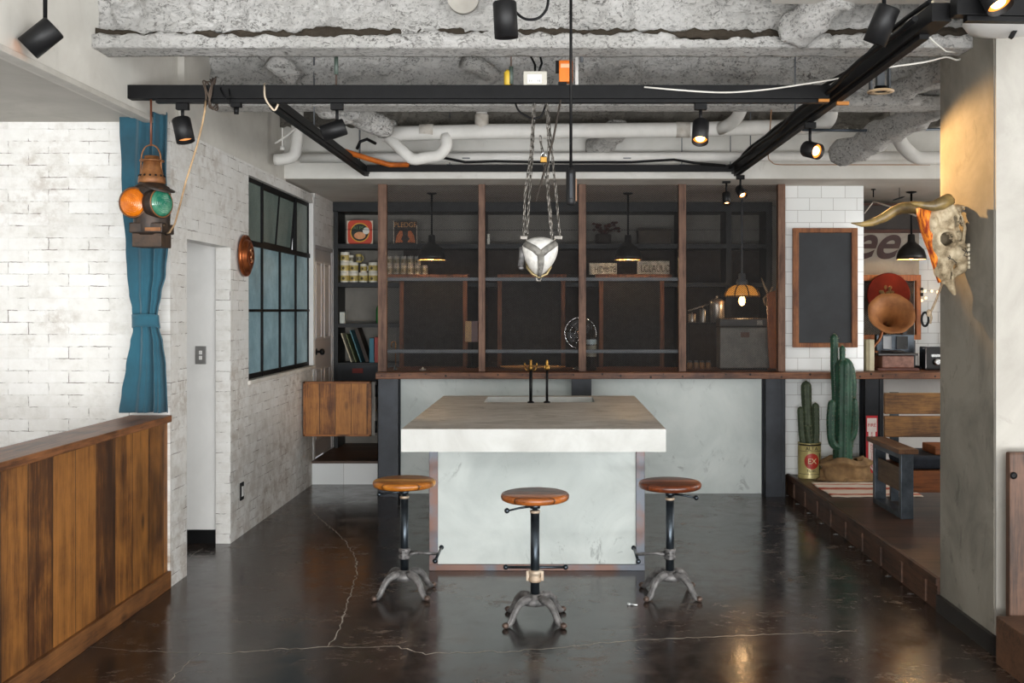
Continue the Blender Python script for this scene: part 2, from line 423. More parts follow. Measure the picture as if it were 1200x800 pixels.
struct(MB().box(-2.24, 4.6, 8.21, 11.3, 2.60, 2.70), 'ceiling_kitchen', m_kceil)
struct(MB().box(-2.3, 4.6, 10.31, 10.45, 0, 2.6), 'wall_kitchen', m_kwall)
struct(MB().box(5.6, 5.75, -6.4, 12, 0, 3.4), 'wall_right', m_white)
struct(MB().box(4.45, 4.6, 8.34, 10.3, 0, 2.6), 'wall_kitchen_right', m_tile)

def sprayed(name, x0, x1, y0, y1, z0, z1, res=.016, amp=.012, R=None, c=None, seed=0, mat=None, flat_bottom=False):
    """lumpy box: fire-proofing sprayed over steel"""
    mb = MB(); c = Vector(((x0+x1)/2, (y0+y1)/2, (z0+z1)/2)); h = Vector(((x1-x0)/2, (y1-y0)/2, (z1-z0)/2))
    def face(ax, sg):
        a, b = [i for i in range(3) if i != ax]
        nu, nv = max(2, int(2*h[a]/res)), max(2, int(2*h[b]/res))
        nu, nv = min(nu, 300), min(nv, 60)
        def fn(u, v):
            p = [0, 0, 0]; p[ax] = sg*h[ax]; p[a] = (2*u-1)*h[a]; p[b] = (2*v-1)*h[b]; return c+Vector(p)
        mb.grid(fn, nu, nv)
    for ax in range(3):
        for sg in (-1, 1): face(ax, sg)
    out = []
    for v in mb.v:
        q = v-c; n = Vector([(1 if q[i] > 0 else -1)*max(0, abs(q[i])/max(h[i], 1e-6)-.94)*16 for i in range(3)])
        n = n.normalized() if n.length > 0 else Vector((0,0,1))
        k = noise.fractal(v*11+Vector((seed, 0, 0)), .7, 2.1, 6)*amp*1.15 + noise.noise(v*2.3+Vector((seed, 5, 0)))*amp*1.4
        if flat_bottom and n.z < -.5: k *= .12
        out.append(v+n*k)
    if R is not None: out = [R @ (v-c)+c for v in out]
    mb.v = out
    o = struct(mb, name, mat or m_spray, weld=1e-5); return o
BZ = 2.82
XR = 2.72
sprayed('ceiling_beam', -2.21, 2.0, 4.86, 5.04, 2.795, 2.855, amp=.020, seed=1, flat_bottom=True)        # flange
sprayed('ceiling_beam_web', -2.2, 2.0, 4.93, 5.01, 2.878, 3.32, amp=.035, seed=2)
m_crevice_shade = SPRAY('crevice_shade', '#3a332b', '#5c5348')  # dark strip painting the shade in the gap above the flange
sprayed('ceiling_beam_shade_strip', -2.19, 1.99, 4.905, 4.99, 2.845, 2.894, amp=.020, seed=7, mat=m_crevice_shade)
sprayed('ceiling_beam', -2.18, XR+.6, 6.36, 6.57, BZ, BZ+.055, amp=.018, seed=3, flat_bottom=True)
sprayed('ceiling_beam_web', -2.17, XR+.6, 6.42, 6.50, BZ+.07, 3.32, amp=.035, seed=4)
sprayed('ceiling_beam_web', -2.17, 4.4, 8.06, 8.16, 3.0, 3.32, amp=.035, seed=5, mat=SPRAY('dark_spray', '#4b463e', '#8f8b83'))  # rear web in darker spray colours
# diagonal sprayed braces
def brace(a, b, w, h, seed, name='ceiling_brace'):
    a, b = Vector(a), Vector(b); mb = MB(); L = (b-a).length; t = (b-a).normalized()
    r = t.cross(Vector((0,0,1))).normalized(); u = r.cross(t); n = int(L/.03)+1; seg = 22; vs = []
    for i in range(n+1):
        for k in range(seg):
            q = 2*PI*k/seg; cx, sx = math.cos(q), math.sin(q)
            e = (abs(cx)**3+abs(sx)**3)**(-1/3)
            p = a+t*(L*i/n); d = r*cx*e*w/2+u*sx*e*h/2
            p2 = p+d; kk = 1+.34*noise.fractal(p2*7+Vector((seed, 0, 0)), 1, 2, 4)
            vs.append(p+d*kk)
    fs = [(i*seg+k, i*seg+(k+1) % seg, (i+1)*seg+(k+1) % seg, (i+1)*seg+k) for i in range(n) for k in range(seg)]
    fs += [tuple(range(seg))[::-1], tuple(n*seg+k for k in range(seg))]
    mb.add(vs, fs, True); return struct(mb, name, m_spray)
brace(P(925, 42, 4.85), P(985, -12, 4.6), .16, .16, 11)
brace(P(1112, 118, 6.5), P(985, 182, 7.7), .17, .17, 12)
brace(P(1120, 80, 5.9), P(1040, 112, 6.5), .13, .13, 13)
brace(P(350, 112, 6.5), P(452, 150, 7.3), .13, .13, 14)
brace(P(410, 128, 6.8), P(455, 152, 7.55), .12, .13, 15)
brace(P(725, 150, 7.6), P(700, 172, 8.1), .17, .14, 16)
brace(P(545, 70, 6.3), P(580, 90, 6.42), .13, .10, 17)
brace(P(318, 68, 6.2), P(345, 92, 6.3), .10, .14, 18)
struct(MB().box(PX(905, 4.6), 2.6, 4.5, 4.62, 2.93, 3.32), 'ceiling_haunch', m_plaster)

# right: column, platform, tiled pier
struct(MB().box(1.993, 3.0, 4.63, 5.27, 0, 3.32), 'column', m_column)
struct(MB().box(1.996, 3.6, 4.612, 4.632, 0, 3.32), 'column_front_lit', m_colfront)  # thin slab carrying the lighter, lit copy of the column colour
bs = MB(); bs.box(1.972, 1.992, 4.60, 5.275, 0, .085); bs.box(1.972, 3.0, 4.59, 4.61, 0, .085)
struct(bs, 'baseboard_column', M('black_rubber_baseboard', '#1f1d1b', '#2a2725', 10, .4))
m_deck = WOOD('platform_boards', '#2b1c14', '#553827', 'X', ('Y', .19, 0.), .38, .5, knots=False, spec=.5)
m_fascia = WOOD('platform_fascia_wood', '#2c1d14', '#5f4130', 'Y', None, .6)
pf = MB(); pf.box(1.995, 5.6, 5.272, 8.66, 0, .160); 
plat = struct(pf, 'floor_platform', m_deck)
MB().box(1.972, 1.995, 5.275, 8.64, .128, .170).build('edge_board', m_fascia, plat, bevel=.003)
MB().box(1.980, 1.995, 5.275, 8.64, 0, .128).build('fascia_board', m_fascia, plat)
yy = 5.42
m_glint = M('zinc_cleat', '#77797a', '#999b9c', 20, .35, .9)
while yy < 8.6:
    MB().box(1.968, 1.985, yy, yy+.04, .01, .126).build('cleat', m_fascia, plat, bevel=.004)
    k = MB(); k.lathe([(.008, 0), (.009, .003), (.004, .006)], (1.95, yy+.17, 0), seg=12); k.box(1.935, 1.968, yy+.165, yy+.175, 0, .002)
    k.build('floor_stud', m_glint, plat)
    yy += .37
tw = MB(); tw.box(PX(919.5, 8.66), PX(1012, 8.66), 8.66, 8.80, .16, 2.60)
struct(tw, 'wall_tile_pier', m_tile)
struct(MB().box(PX(1012, 9.0)-.45, 4.5, 8.95, 9.05, .16, .97), 'wall_counter_right', m_white)

# plaster panel under the counter
struct(MB().box(PX(466, 8.65), PX(896, 8.65), 8.65, 8.78, 0, .975), 'wall_counter', PLASTER('counter_mortar_panel', '#c2cac7', '#d4dad7', '#9aa09e', .8))

# step and raised kitchen floor
m_darkboards = WOOD('dark_floorboards', '#33231a', '#5b4332', 'X', ('Y', .13, 0.), .5, .5, knots=False)
st = MB(); st.box(XL, PX(441, 9.1)+.15, 9.1, 9.12, 0, .188)
stp = struct(st, 'floor_step', TILE('step_tile', 0, .6, .4, 0, .66, .1))
MB().box(XL, PX(441, 9.1)+.17, 9.085, 10.31, .188, .21).build('step_boards', m_darkboards, stp)

# grey panelled door in the left wall
m_door = PLASTER('door_paint', '#9a9594', '#a5a09e', '#8b8684', .15, 2, .5, .05)
dr = MB(); dr.box(XL-.05, XL-.02, 9.21, 9.975, .21, 2.135)
D = struct(dr, 'door_1', m_door)
fr = MB(); fr.box(XL-.06, XL-.005, 9.20, 9.235, .21, 2.14); fr.box(XL-.06, XL-.005, 9.955, 9.985, .21, 2.14); fr.box(XL-.06, XL-.005, 9.2, 9.985, 2.105, 2.14)
fr.build('door_frame', m_door, D, bevel=.003)
for (a, b, z0, z1) in [(9.30, 9.54, 1.28, 2.0), (9.64, 9.88, 1.28, 2.0), (9.30, 9.54, .36, 1.02), (9.64, 9.88, .36, 1.02)]:
    mo = MB()
    mo.box(XL-.022, XL-.008, a, a+.02, z0, z1); mo.box(XL-.022, XL-.008, b-.02, b, z0, z1)
    mo.box(XL-.022, XL-.008, a, b, z0, z0+.02); mo.box(XL-.022, XL-.008, a, b, z1-.02, z1); mo.box(XL-.022, XL-.014, a+.04, b-.04, z0+.04, z1-.04)
    mo.build('panel_moulding', M('door_moulding_paint', '#aca6a4', '#b6b0ae', 5, .4), D, bevel=.004)
kn = MB(); kz = PZ(412, 9.35)
kn.lathe([(.03, 0), (.03, .006), (.012, .008), (.012, .035), (.026, .042), (.03, .058), (.024, .072), (.008, .078)], (XL-.02, 9.34, kz), (1,0,0), 20)
kn.build('door_knob', m_black, D)

# steel window in the left wall
W = struct(MB().box(XL-.06, XL-.035, WY0-.01, WY0+.018, WZ0, WZ1).box(XL-.06, XL-.035, WY1-.022, WY1, WZ0, WZ1)
    .box(XL-.06, XL-.035, WY0, WY1, WZ1-.03, WZ1).box(XL-.06, XL-.035, WY0, WY1, WZ0, WZ0+.035), 'window_1', m_black)
ys = [7.24, 7.665, 8.165, 8.665, 9.12]; zs = [WZ0+.02, 1.545, 2.03, WZ1-.02]
mu = MB()
for y in ys[1:-1]: mu.box(XL-.06, XL-.03, y-.010, y+.010, WZ0, zs[2])
mu.box(XL-.06, XL-.03, WY0, WY1, zs[1]-.010, zs[1]+.010); mu.box(XL-.06, XL-.024, WY0, WY1, zs[2]-.019, zs[2]+.019)
for y in (ys[1], ys[3]): mu.box(XL-.06, XL-.03, y-.014, y+.014, zs[2], WZ1)
mu.build('muntins', m_black, W)
m_frost = None
def glassmat(name, col, em, st):
    m, t, b = base(name); v = wpos(t)
    c = ramp(t, nz(t, v, 3.2, 5, .7), [(.35, C(col)), (.68, C(em))])
    setin(t, b, 'Base Color', c); b.inputs['Roughness'].default_value = .32
    b.inputs['Transmission Weight'].default_value = .0
    setin(t, b, 'Emission Color', c); b.inputs['Emission Strength'].default_value = st
    bump(t, b, nz(t, v, 90, 3), .5, .004); return m
gl1 = glassmat('frosted_glass_lower', '#4e656c', '#7b939a', .34)
gl2 = glassmat('frosted_glass_upper', '#3f4a46', '#5d665f', .30)
for i in range(4):
    for j in range(3):
        if j == 2 and i in (1, 2): continue
        MB().box(XL-.052, XL-.046, ys[i], ys[i+1], zs[j], zs[j+1]).build('pane', gl2 if j == 2 else gl1, W)
sa = MB(); y0, y1, z0, z1 = ys[1]+.016, ys[3]-.016, zs[2]+.02, WZ1-.03      # tilted top sash
RS = Matrix.Rotation(math.radians(4.3), 3, 'Y'); pc = Vector((XL-.048, (y0+y1)/2, z1))
sa.box(XL-.12, XL-.058, y1-.006, y1, z0, z1, R=RS, c=pc); sa.box(XL-.12, XL-.058, y0, y0+.006, z0, z1, R=RS, c=pc)
for bx in ((y0, y0+.016, z0, z1), (y1-.016, y1, z0, z1), (y0, y1, z0, z0+.02), (y0, y1, z1-.016, z1), ((y0+y1)/2-.009, (y0+y1)/2+.009, z0, z1)):
    sa.box(XL-.058, XL-.036, *bx, R=RS, c=pc)
so = sa.build('tilted_sash', m_black, W)
MB().box(XL-.05, XL-.046, y0+.016, y1-.016, z0+.018, z1-.014, R=RS, c=pc).build('sash_pane', gl2, so)

# wood-clad rail wall in the foreground
m_railwood = WOOD('rail_boards', '#4f2f17', '#98642f', 'Z', ('Y', .2085, 3.99), .5, .9, stain='#2c1b11')
m_capwood = WOOD('rail_cap_wood', '#4e2f1a', '#94603a', 'Y', None, .42, knots=False)
rw = struct(MB().box(-2.33, XL-.012, -6.4, DW-.004, 0, .925), 'wall_rail', m_railwood)
MB().box(-2.36, XL+.014, -6.4, DW-.004, .925, .963).build('cap_board', m_capwood, rw, bevel=.004)
MB().box(XL-.012, XL+.010, -6.4, DW-.004, 0, .095).build('base_board', WOOD('rail_base_wood', '#4b2f1b', '#81552f', 'Y', None, .5), rw, bevel=.003)
# ================================================================ ISLAND
D1, D2 = 5.57, 7.74; ZT, ZB = .902, .778
ix0, ix1 = PX(470, D1), PX(780.5, D1)
isl = thing('island_counter', ((ix0+ix1)/2, 6.7, 0), 'pale concrete island counter with a sunken basin in its thick slab top', 'kitchen island')
bx0, bx1, by0, by1 = PX(567, 7.19), PX(697, 7.19), 7.19, 7.64
sl = MB()
def quadbox(mb, xs, ysx, z0, z1, hole):
    for i in range(len(xs)-1):
        for j in range(len(ysx)-1):
            if (i, j) in hole: continue
            a, b, c, d = xs[i], xs[i+1], ysx[j], ysx[j+1]
            mb.add([(a,c,z1), (b,c,z1), (b,d,z1), (a,d,z1)], [(0,1,2,3)]); mb.add([(a,c,z0), (b,c,z0), (b,d,z0), (a,d,z0)], [(3,2,1,0)])
    x0, x1, y0, y1 = xs[0], xs[-1], ysx[0], ysx[-1]
    for i in range(len(xs)-1):
        for y in (y0, y1): mb.add([(xs[i],y,z0), (xs[i+1],y,z0), (xs[i+1],y,z1), (xs[i],y,z1)], [(0,1,2,3)])
    for j in range(len(ysx)-1):
        for x in (x0, x1): mb.add([(x,ysx[j],z0), (x,ysx[j+1],z0), (x,ysx[j+1],z1), (x,ysx[j],z1)], [(0,1,2,3)])
quadbox(sl, [ix0, bx0, bx1, ix1], [D1, by0, by1, D2], ZB, ZT, {(1, 1)})
for (p, q) in (((bx0,by0), (bx1,by0)), ((bx1,by0), (bx1,by1)), ((bx1,by1), (bx0,by1)), ((bx0,by1), (bx0,by0))):
    sl.add([(p[0],p[1],ZT), (q[0],q[1],ZT), (q[0],q[1],ZB), (p[0],p[1],ZB)], [(0,1,2,3)])
m_slab = m_conc
def SLAB():
    m, t, b = base('island_slab_concrete'); v = wpos(t); g = nd(t, 'ShaderNodeNewGeometry')
    f = nz(t, v, 2.6, 6, .65, .5); streak = nz(t, wpos(t, (1.6, 3.2, 4)), 2.2, 8, .75, .9)
    c = ramp(t, f, [(.35, C('#b2b2ad')), (.62, C('#c6c7c3'))])
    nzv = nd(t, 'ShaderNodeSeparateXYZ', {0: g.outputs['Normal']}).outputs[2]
    top = mp(t, nzv, .6, .9)                                   # top faces get a lighter colour standing in for overhead light
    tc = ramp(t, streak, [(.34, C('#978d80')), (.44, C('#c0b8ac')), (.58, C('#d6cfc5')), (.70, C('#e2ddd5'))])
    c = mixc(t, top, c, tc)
    setin(t, b, 'Base Color', c); setin(t, b, 'Roughness', mp(t, top, 0, 1, .6, .42))
    bump(t, b, mth(t, 'ADD', streak, f), .15, .006); return m
m_slab = SLAB()
sl.build('slab_top', m_slab, isl, weld=True)
bs = MB(); bs.box(bx0-.02, bx1+.02, by0-.02, by1+.02, .60, .62)
for b in ((bx0-.02, bx0, by0-.02, by1+.02), (bx1, bx1+.02, by0-.02, by1+.02), (bx0, bx1, by0-.02, by0), (bx0, bx1, by1, by1+.02)): bs.box(*b, .62, ZB+.06)
bs.build('basin', m_concin, isl)
jx0, jx1 = PX(503, 6.1), PX(755.5, 6.1); BY1 = 7.62
MB().box(jx0+.05, jx1-.05, 6.106, BY1, .03, ZB).build('base_panel', m_mortar, isl)
fr = MB()
for x in (jx0, jx1-.052):
    fr.box(x, x+.052, 6.09, 6.15, 0, ZB); fr.box(x, x+.052, BY1-.05, BY1+.01, 0, ZB)
fr.box(jx0, jx1, 6.085, 6.145, 0, .036); fr.box(jx0, jx0+.04, 6.1, BY1, 0, .03); fr.box(jx1-.04, jx1, 6.1, BY1, 0, .03)
fr.build('steel_frame', m_rust, isl, bevel=.003)
m_brass = M('aged_brass', '#6b4f25', '#a8803f', 20, .35, .9)
for k, (px, lab, r) in enumerate([(622, 'black pipe basin tap with brass valve and two cross handles, left of the pair', .011), (641, 'thinner black pipe basin tap with a single brass valve, right of the pair', .009)]):
    x = PX(px, 7.15); t = thing('faucet', (x, 7.15, ZT), lab, 'tap', 'pipe taps on the island')
    MB().tube([(x, 7.15, ZT), (x, 7.15, ZT+.235)], r, 14).lathe([(.024, 0), (.024, .006), (.014, .012)], (x, 7.15, ZT), seg=20).build('pipe', m_black, t)
    vb = MB(); vb.lathe([(.010, 0), (.016, .006), (.017, .02), (.012, .03), (.009, .045), (.012, .05), (.007, .06), (.009, .068), (.003, .074)], (x, 7.15, ZT+.228), seg=18)
    vb.tube([(x, 7.15, ZT+.24), (x, 7.20, ZT+.245), (x, 7.26, ZT+.235), (x, 7.29, ZT+.20), (x, 7.30, ZT+.17)], .009, 12)
    vb.build('valve', m_brass, t)
    if k == 0:
        for s in (-1, 1):
            h = MB(); h.tube([(x+s*.012, 7.15, ZT+.222), (x+s*.035, 7.15, ZT+.232), (x+s*.042, 7.15, ZT+.262)], .004, 10)
            h.lathe([(.003, -.012), (.006, -.006), (.006, .006), (.003, .012)], (x+s*.042, 7.15, ZT+.268), (0,0,1), 12); h.build('handle', m_brass, t)
    else:
        h = MB(); h.lathe([(.018, -.004), (.020, 0), (.018, .004)], (x, 7.15, ZT+.245), (0,1,0), 18); h.build('collar', m_brass, t)

# ================================================================ STOOLS
def SEATM(name, d, l, ang):
    return WOOD(name, d, l, 'X', ('Y', .085, .0+ang), .3, 1.2, knots=False, spec=.5, bmp=.25)
def stool(x, y, rotarm, leverang, seatz, label, sm, tilt=0):
    """rotarm: where the foot-rest arm points; leverang: where the height lever points"""
    t = thing('bar_stool', (x, y, 0), label, 'stool', 'industrial crank stools')
    o = Vector((x, y, 0)); zt = seatz
    th = .038; R = .171
    prof = [(.001, 0), (R-.016, 0), (R-.004, .006), (R, .016), (R, .026), (R-.005, .034), (R-.016, th), (.001, th)]
    MB().lathe(prof, o+Vector((0,0,zt-th)), seg=56, capa=False, capb=False).build('seat', sm, t)
    u = MB(); u.lathe([(.07, 0), (.07, .006)], o+Vector((0,0,zt-th-.006)), seg=28); u.lathe([(.026, 0), (.026, .02), (.018, .022), (.018, .035)], o+Vector((0,0,zt-th-.04)), seg=20)
    u.lathe([(.013, 0), (.013, .10)], o+Vector((0,0,zt-th-.13)), seg=16)
    u.build('spindle', m_pole, t)
    ztop = zt-th-.05
    po = MB(); po.lathe([(.0225, .11), (.0225, ztop-.012), (.0225, ztop-.012)], o, seg=28); po.build('pole', m_pole, t)
    MB().lathe([(.0225, 0), (.0255, .002), (.0255, .012), (.0225, .014)], o+Vector((0,0,ztop-.014)), seg=28).build('collar', m_collar, t)
    d = Vector((math.cos(leverang), math.sin(leverang), 0))
    lv = MB(); a = o+Vector((0,0,zt-th-.03)); b = a+d*.135+Vector((0,0,-.016))
    lv.tube([a+d*.02, a+d*.08+Vector((0,0,-.006)), b], [.007, .0055, .0045], 10); lv.ell(b+d*.008, .0135, 14, 10)
    lv.lathe([(.02, -.004), (.02, .004)], a, seg=18)
    lv.build('height_lever', m_ironfoot if leverang > 3 and 0 else m_pole, t)
    # foot rest
    g = Vector((math.cos(rotarm), math.sin(rotarm), 0)); s = Vector((-g.y, g.x, 0)); z = .222
    cl = MB(); cl.lathe([(.0235, -.03), (.032, -.028), (.033, -.012), (.028, -.008), (.028, .008), (.033, .012), (.032, .028), (.0235, .03)], o+Vector((0,0,z)), seg=22)
    for q in (-1, 1):
        cl.box(-.010, .010, -.045, -.028, -.022, .022) if 0 else None
        c = o+s*q*.036+Vector((0,0,z)); cl.beam(c-Vector((0,0,.024)), c+Vector((0,0,.024)), .014, .014, up=(1,0,0))
        cl.tube([c-g*.02, c+g*.02], .006, 8)
    cl.build('clamp', m_collar if rotarm == PI/2 else m_iron, t)
    ar = MB(); e = o+g*.185+Vector((0,0,z-.004)); ar.tube([o+g*.03+s*.02+Vector((0,0,z)), o+g*.08+Vector((0,0,z+.004)), e], [.011, .009, .008], 12)
    ar.tube([o+g*.03-s*.02+Vector((0,0,z)), o+g*.08+Vector((0,0,z+.004))], [.009, .009], 10)
    ar.build('footrest_arm', m_pole if rotarm == PI/2 else m_iron, t)
    br = MB(); br.tube([e-s*.15, e+s*.15], .0075, 12); br.ell(e-s*.155, .014, 14, 10); br.ell(e+s*.155, .014, 14, 10)
    br.build('footrest_bar', m_pole, t)
    hub = MB(); hub.lathe([(.056, .080), (.060, .10), (.050, .118), (.034, .124), (.030, .132), (.0235, .133)], o, seg=28); hub.build('hub', m_iron, t)
    for k in range(4):
        q = PI/4+k*PI/2; dv = Vector((math.cos(q), math.sin(q), 0)); lg = MB(); pts = []; rs = []
        cv = [(.03, .108), (.055, .113), (.085, .110), (.112, .097), (.134, .074), (.150, .048), (.164, .026), (.180, .013), (.198, .013)]
        rr = [.021, .021, .020, .018, .0165, .0155, .0155, .014, .012]
        for (r_, z_), w in zip(cv, rr): pts.append(o+dv*r_+Vector((0,0,z_))); rs.append(w)
        lg.tube(pts, rs, 14, flat=1.15)
        # raised rope moulding along the leg
        for i in range(28):
            f = i/27*(len(cv)-3)+.6; a_ = int(f); p = pts[a_].lerp(pts[min(a_+1, len(pts)-1)], f-a_); tt = (pts[min(a_+1, len(pts)-1)]-pts[a_]).normalized()
            n_ = tt.cross(Vector((-dv.y, dv.x, 0))).normalized(); n_ = n_ if n_.z > 0 else -n_
            lg.ell(p+n_*(rs[a_]*.92), (.0045, .0045, .0045), 6, 4)
        L = lg.build('leg', m_iron, t)
        ft = MB(); ft.ell(o+dv*.20+Vector((0,0,.015)), (.017, .017, .015), 14, 10); ft.build('foot', m_ironfoot, L)
    return t
sm1 = SEATM('seat_wood_honey', '#a3601c', '#e6a850', .01)
sm2 = SEATM('seat_wood_dark', '#5f3116', '#b0642a', .05)
sm3 = SEATM('seat_wood_red', '#5d2c16', '#a65a2c', .03)
stool(PX(474, 5.59), 5.59, 0., PI-.15, PZ(560, 5.59)-.008, 'honey-topped wooden stool on a cast iron base at the left corner of the island', sm1)
stool(PX(627, 5.12), 5.12, PI/2, PI+.25, PZ(575, 5.12)-.008, 'dark-topped wooden stool on a cast iron base in front of the island centre', sm2)
stool(PX(785, 5.58), 5.58, PI, -.25, PZ(562, 5.58)-.008, 'reddish-topped wooden stool on a cast iron base at the right corner of the island', sm3)

# ================================================================ BAR COUNTER + MESH PARTITION
m_ctop = WOOD('counter_timber', '#46291a', '#8d5c3d', 'X', None, .5, .5)
cx0 = PX(440, 8.45); cx1 = 4.4
bc = thing('bar_counter', (.5, 8.6, 0), 'long rough timber bar counter on dark steel columns below the mesh partition', 'counter')
ct = MB(); ct.box(cx0, cx1, 8.45, 8.655, .980, 1.034); ct.box(cx0, PX(919, 8.66)-.005, 8.655, 9.25, .980, 1.034); ct.box(PX(1012, 8.8)+.008, cx1, 8.655, 9.25, .980, 1.034)
ct.build('counter_top', m_ctop, bc, bevel=.004)
m_hole = M('old_nail_hole', '#150e0a')
rn = random.Random(3); x = cx0+.05
while x < 3.4:
    MB().lathe([(.0, 0), (rn.uniform(.004, .010), .0), (.003, .001)], (x, 8.4495, 1.007+rn.uniform(-.014, .014)), (0,-1,0), 8).build('nail_hole', m_hole, bc); x += rn.uniform(.08, .26)
for (a, b) in ((443, 467), (670, 693), (896, 919.5), (1012, 1034)):
    xa, xb = PX(a, 8.52), PX(b, 8.52); h = MB(); zb = .162 if a > 1000 or a == 896 and 0 else 0
    if a == 896: xb = min(xb, 1.95)
    h.box(xa, xb, 8.50, 8.512, zb, .98); h.box(xa, xb, 8.628, 8.645, zb, .98); xm = (xa+xb)/2; h.box(xm-.006, xm+.006, 8.512, 8.628, zb, .98)
    if a != 670: h.box(xa, xa+.006, 8.50, 8.53, zb, .98); h.box(xb-.03, xb, 8.492, 8.50, zb, .98)
    h.build('steel_column', m_steel, bc)
m_post = WOOD('partition_timber', '#4b3226', '#80604d', 'Z', None, .6, .5, ring=1.0, knots=False)
pt = thing('mesh_partition', (0, 8.6, 1.034), 'timber and expanded metal mesh partition standing on the bar counter', 'partition')
posts = [(443.5, 453.5), (561, 568.5), (678, 686.5), (795, 803.5), (911, 919.5)]
for a, b in posts: MB().box(PX(a, 8.58), PX(b, 8.58), 8.55, 8.62, 1.034, 2.60).build('post', m_post, pt, bevel=.003)
m_mesh = M('expanded_metal', '#393939', '#464545', 20, .6, .2)
cwid, chgt, sw = .0205, .0125, .0030
for (a, b) in zip(posts, posts[1:]):
    x0, x1 = PX(a[1], 8.58)-.005, PX(b[0], 8.58)+.005; z0, z1 = 1.036, 2.598; mb = MB()
    nx, nzz = int((x1-x0)/cwid), int((z1-z0)/chgt); wx, hz = (x1-x0)/nx, (z1-z0)/nzz
    vs, fs = [], []
    for j in range(nzz):
        for i in range(nx):
            cx, cz = x0+wx*(i+.5), z0+hz*(j+.5)
            Lp, Rp, Tp, Bp = (cx-wx/2, cz), (cx+wx/2, cz), (cx, cz+hz/2), (cx, cz-hz/2)
            for (p, q) in ((Lp, Tp), (Tp, Rp), (Rp, Bp), (Bp, Lp)):
                if (p, q) in ((Rp, Bp), (Bp, Lp)): continue
                bb = len(vs); yb = 8.592
                vs += [(p[0], yb-.0012, p[1]-sw*.5), (q[0], yb-.0012, q[1]-sw*.5), (q[0], yb+.0012, q[1]+sw*.5), (p[0], yb+.0012, p[1]+sw*.5)]; fs.append((bb, bb+1, bb+2, bb+3))
            for (p, q) in ((Lp, Bp), (Bp, Rp)):
                bb = len(vs); yb = 8.592
                vs += [(p[0], yb-.0012, p[1]-sw*.5), (q[0], yb-.0012, q[1]-sw*.5), (q[0], yb+.0012, q[1]+sw*.5), (p[0], yb+.0012, p[1]+sw*.5)]; fs.append((bb, bb+1, bb+2, bb+3))
    mb.add(vs, fs); mb.build('mesh_panel', m_mesh, pt)
    rails = [(409.5, 413.5)] if a[0] > 790 else [(325, 329), (409.5, 413.5)]
    for (ya, yb) in rails:
        if a[0] > 790: continue
        MB().box(x0, x1, 8.600, 8.612, PZ(yb, 8.6), PZ(ya, 8.6)).build('flat_bar', m_greysteel, pt)

# ================================================================ SWING GATE between wall and counter post
g0, g1, gy = PX(355, 8.72)+.005, PX(441, 8.72), 8.72
m_gate = WOOD('gate_boards', '#6a3d18', '#b97a39', 'Z', ('X', .135, g0+.0), .5, .8)
m_gfr = WOOD('gate_frame_wood', '#6a3c1b', '#a86a33', 'X', None, .5)
gt = thing('saloon_gate', ((g0+g1)/2, gy, .47), 'low plank gate of orange-brown boards hung between brick wall and steel column', 'gate')
gz0, gz1 = PZ(511, gy), PZ(447, gy)
MB().box(g0+.014, g1-.045, gy, gy+.03, gz0+.014, gz1-.014).build('plank_panel', m_gate, gt)
f = MB(); f.box(g0, g1-.042, gy-.012, gy+.05, gz1-.016, gz1); f.box(g0, g1-.042, gy-.012, gy+.05, gz0, gz0+.016); f.box(g0, g0+.016, gy-.012, gy+.05, gz0, gz1); f.box(g1-.058, g1-.042, gy-.012, gy+.05, gz0, gz1)
f.build('frame', m_gfr, gt, bevel=.002)
for hz in (gz1-.08, gz0+.08): MB().lathe([(.012, -.05), (.012, .05)], (g1-.006, gy+.01, hz), seg=12).build('hinge', m_black, gt)
MB().box(g1-.04, g1-.008, gy, gy+.035, gz0+.005, gz1-.004).build('hinge_board', WOOD('weathered_board', '#5e5953', '#8e8982', 'Z', None, .7), gt)

# ================================================================ KITCHEN BEHIND THE MESH
m_shelf = M('shelf_black_steel', '#17191b', '#202325', 10, .5, .3)
m_grey = m_kwall
su = thing('shelving_unit', (0, 10.0, .21), 'tall black shelving unit against the kitchen back wall with grey backed bays', 'shelf')
SY0, SY1 = 9.95, 10.30; XE = PX(905, 9.95)
f = MB(); XLs = XL+.002
f.box(XLs, XE, SY0, SY1, 2.505, 2.597)
for a, b in ((392, 396), (560, 569), (679, 687), (795, 803), (851, 857), (898, 905)):
    f.box(max(XLs, PX(a, SY0)), PX(b, SY0), SY0, SY1, .21, 2.51)
f.build('upright_frame', m_shelf, su)
SH = {}
for nm, y0, y1, xa, xb in (('a', 285.5, 291, 392, 905), ('b', 331, 336, 392, 905), ('c', 379, 383.5, 392, 470), ('d', 425, 428, 392, 470)):
    z1, z0 = PZ(y0, SY0), PZ(y1, SY0); SH[nm] = z1+.0012
    MB().box(max(XLs, PX(xa, SY0)), PX(xb, SY0), SY0+.006, SY1-.01, z0, z1).build('shelf', m_shelf, su)
dw = MB(); dw.box(XLs+.045, PX(470, SY0), SY0-.004, SY0+.3, PZ(446, SY0), PZ(428, SY0))
dwo = dw.build('drawer', m_steel, su)
MB().box(PX(413, SY0), PX(425.5, SY0), SY0-.009, SY0-.004, PZ(437, SY0), PZ(431.5, SY0)).build('label_holder', M('red_label', '#6e2420', '#7c2c26', 9, .6), dwo)
MB().box(PX(569, SY0), PX(905, SY0), SY1-.02, SY1-.01, .5, PZ(291, SY0)).box(PX(467, SY0), PX(560, SY0), SY1-.02, SY1-.01, .5, PZ(291, SY0)).build('back_panel', m_kdark, su)

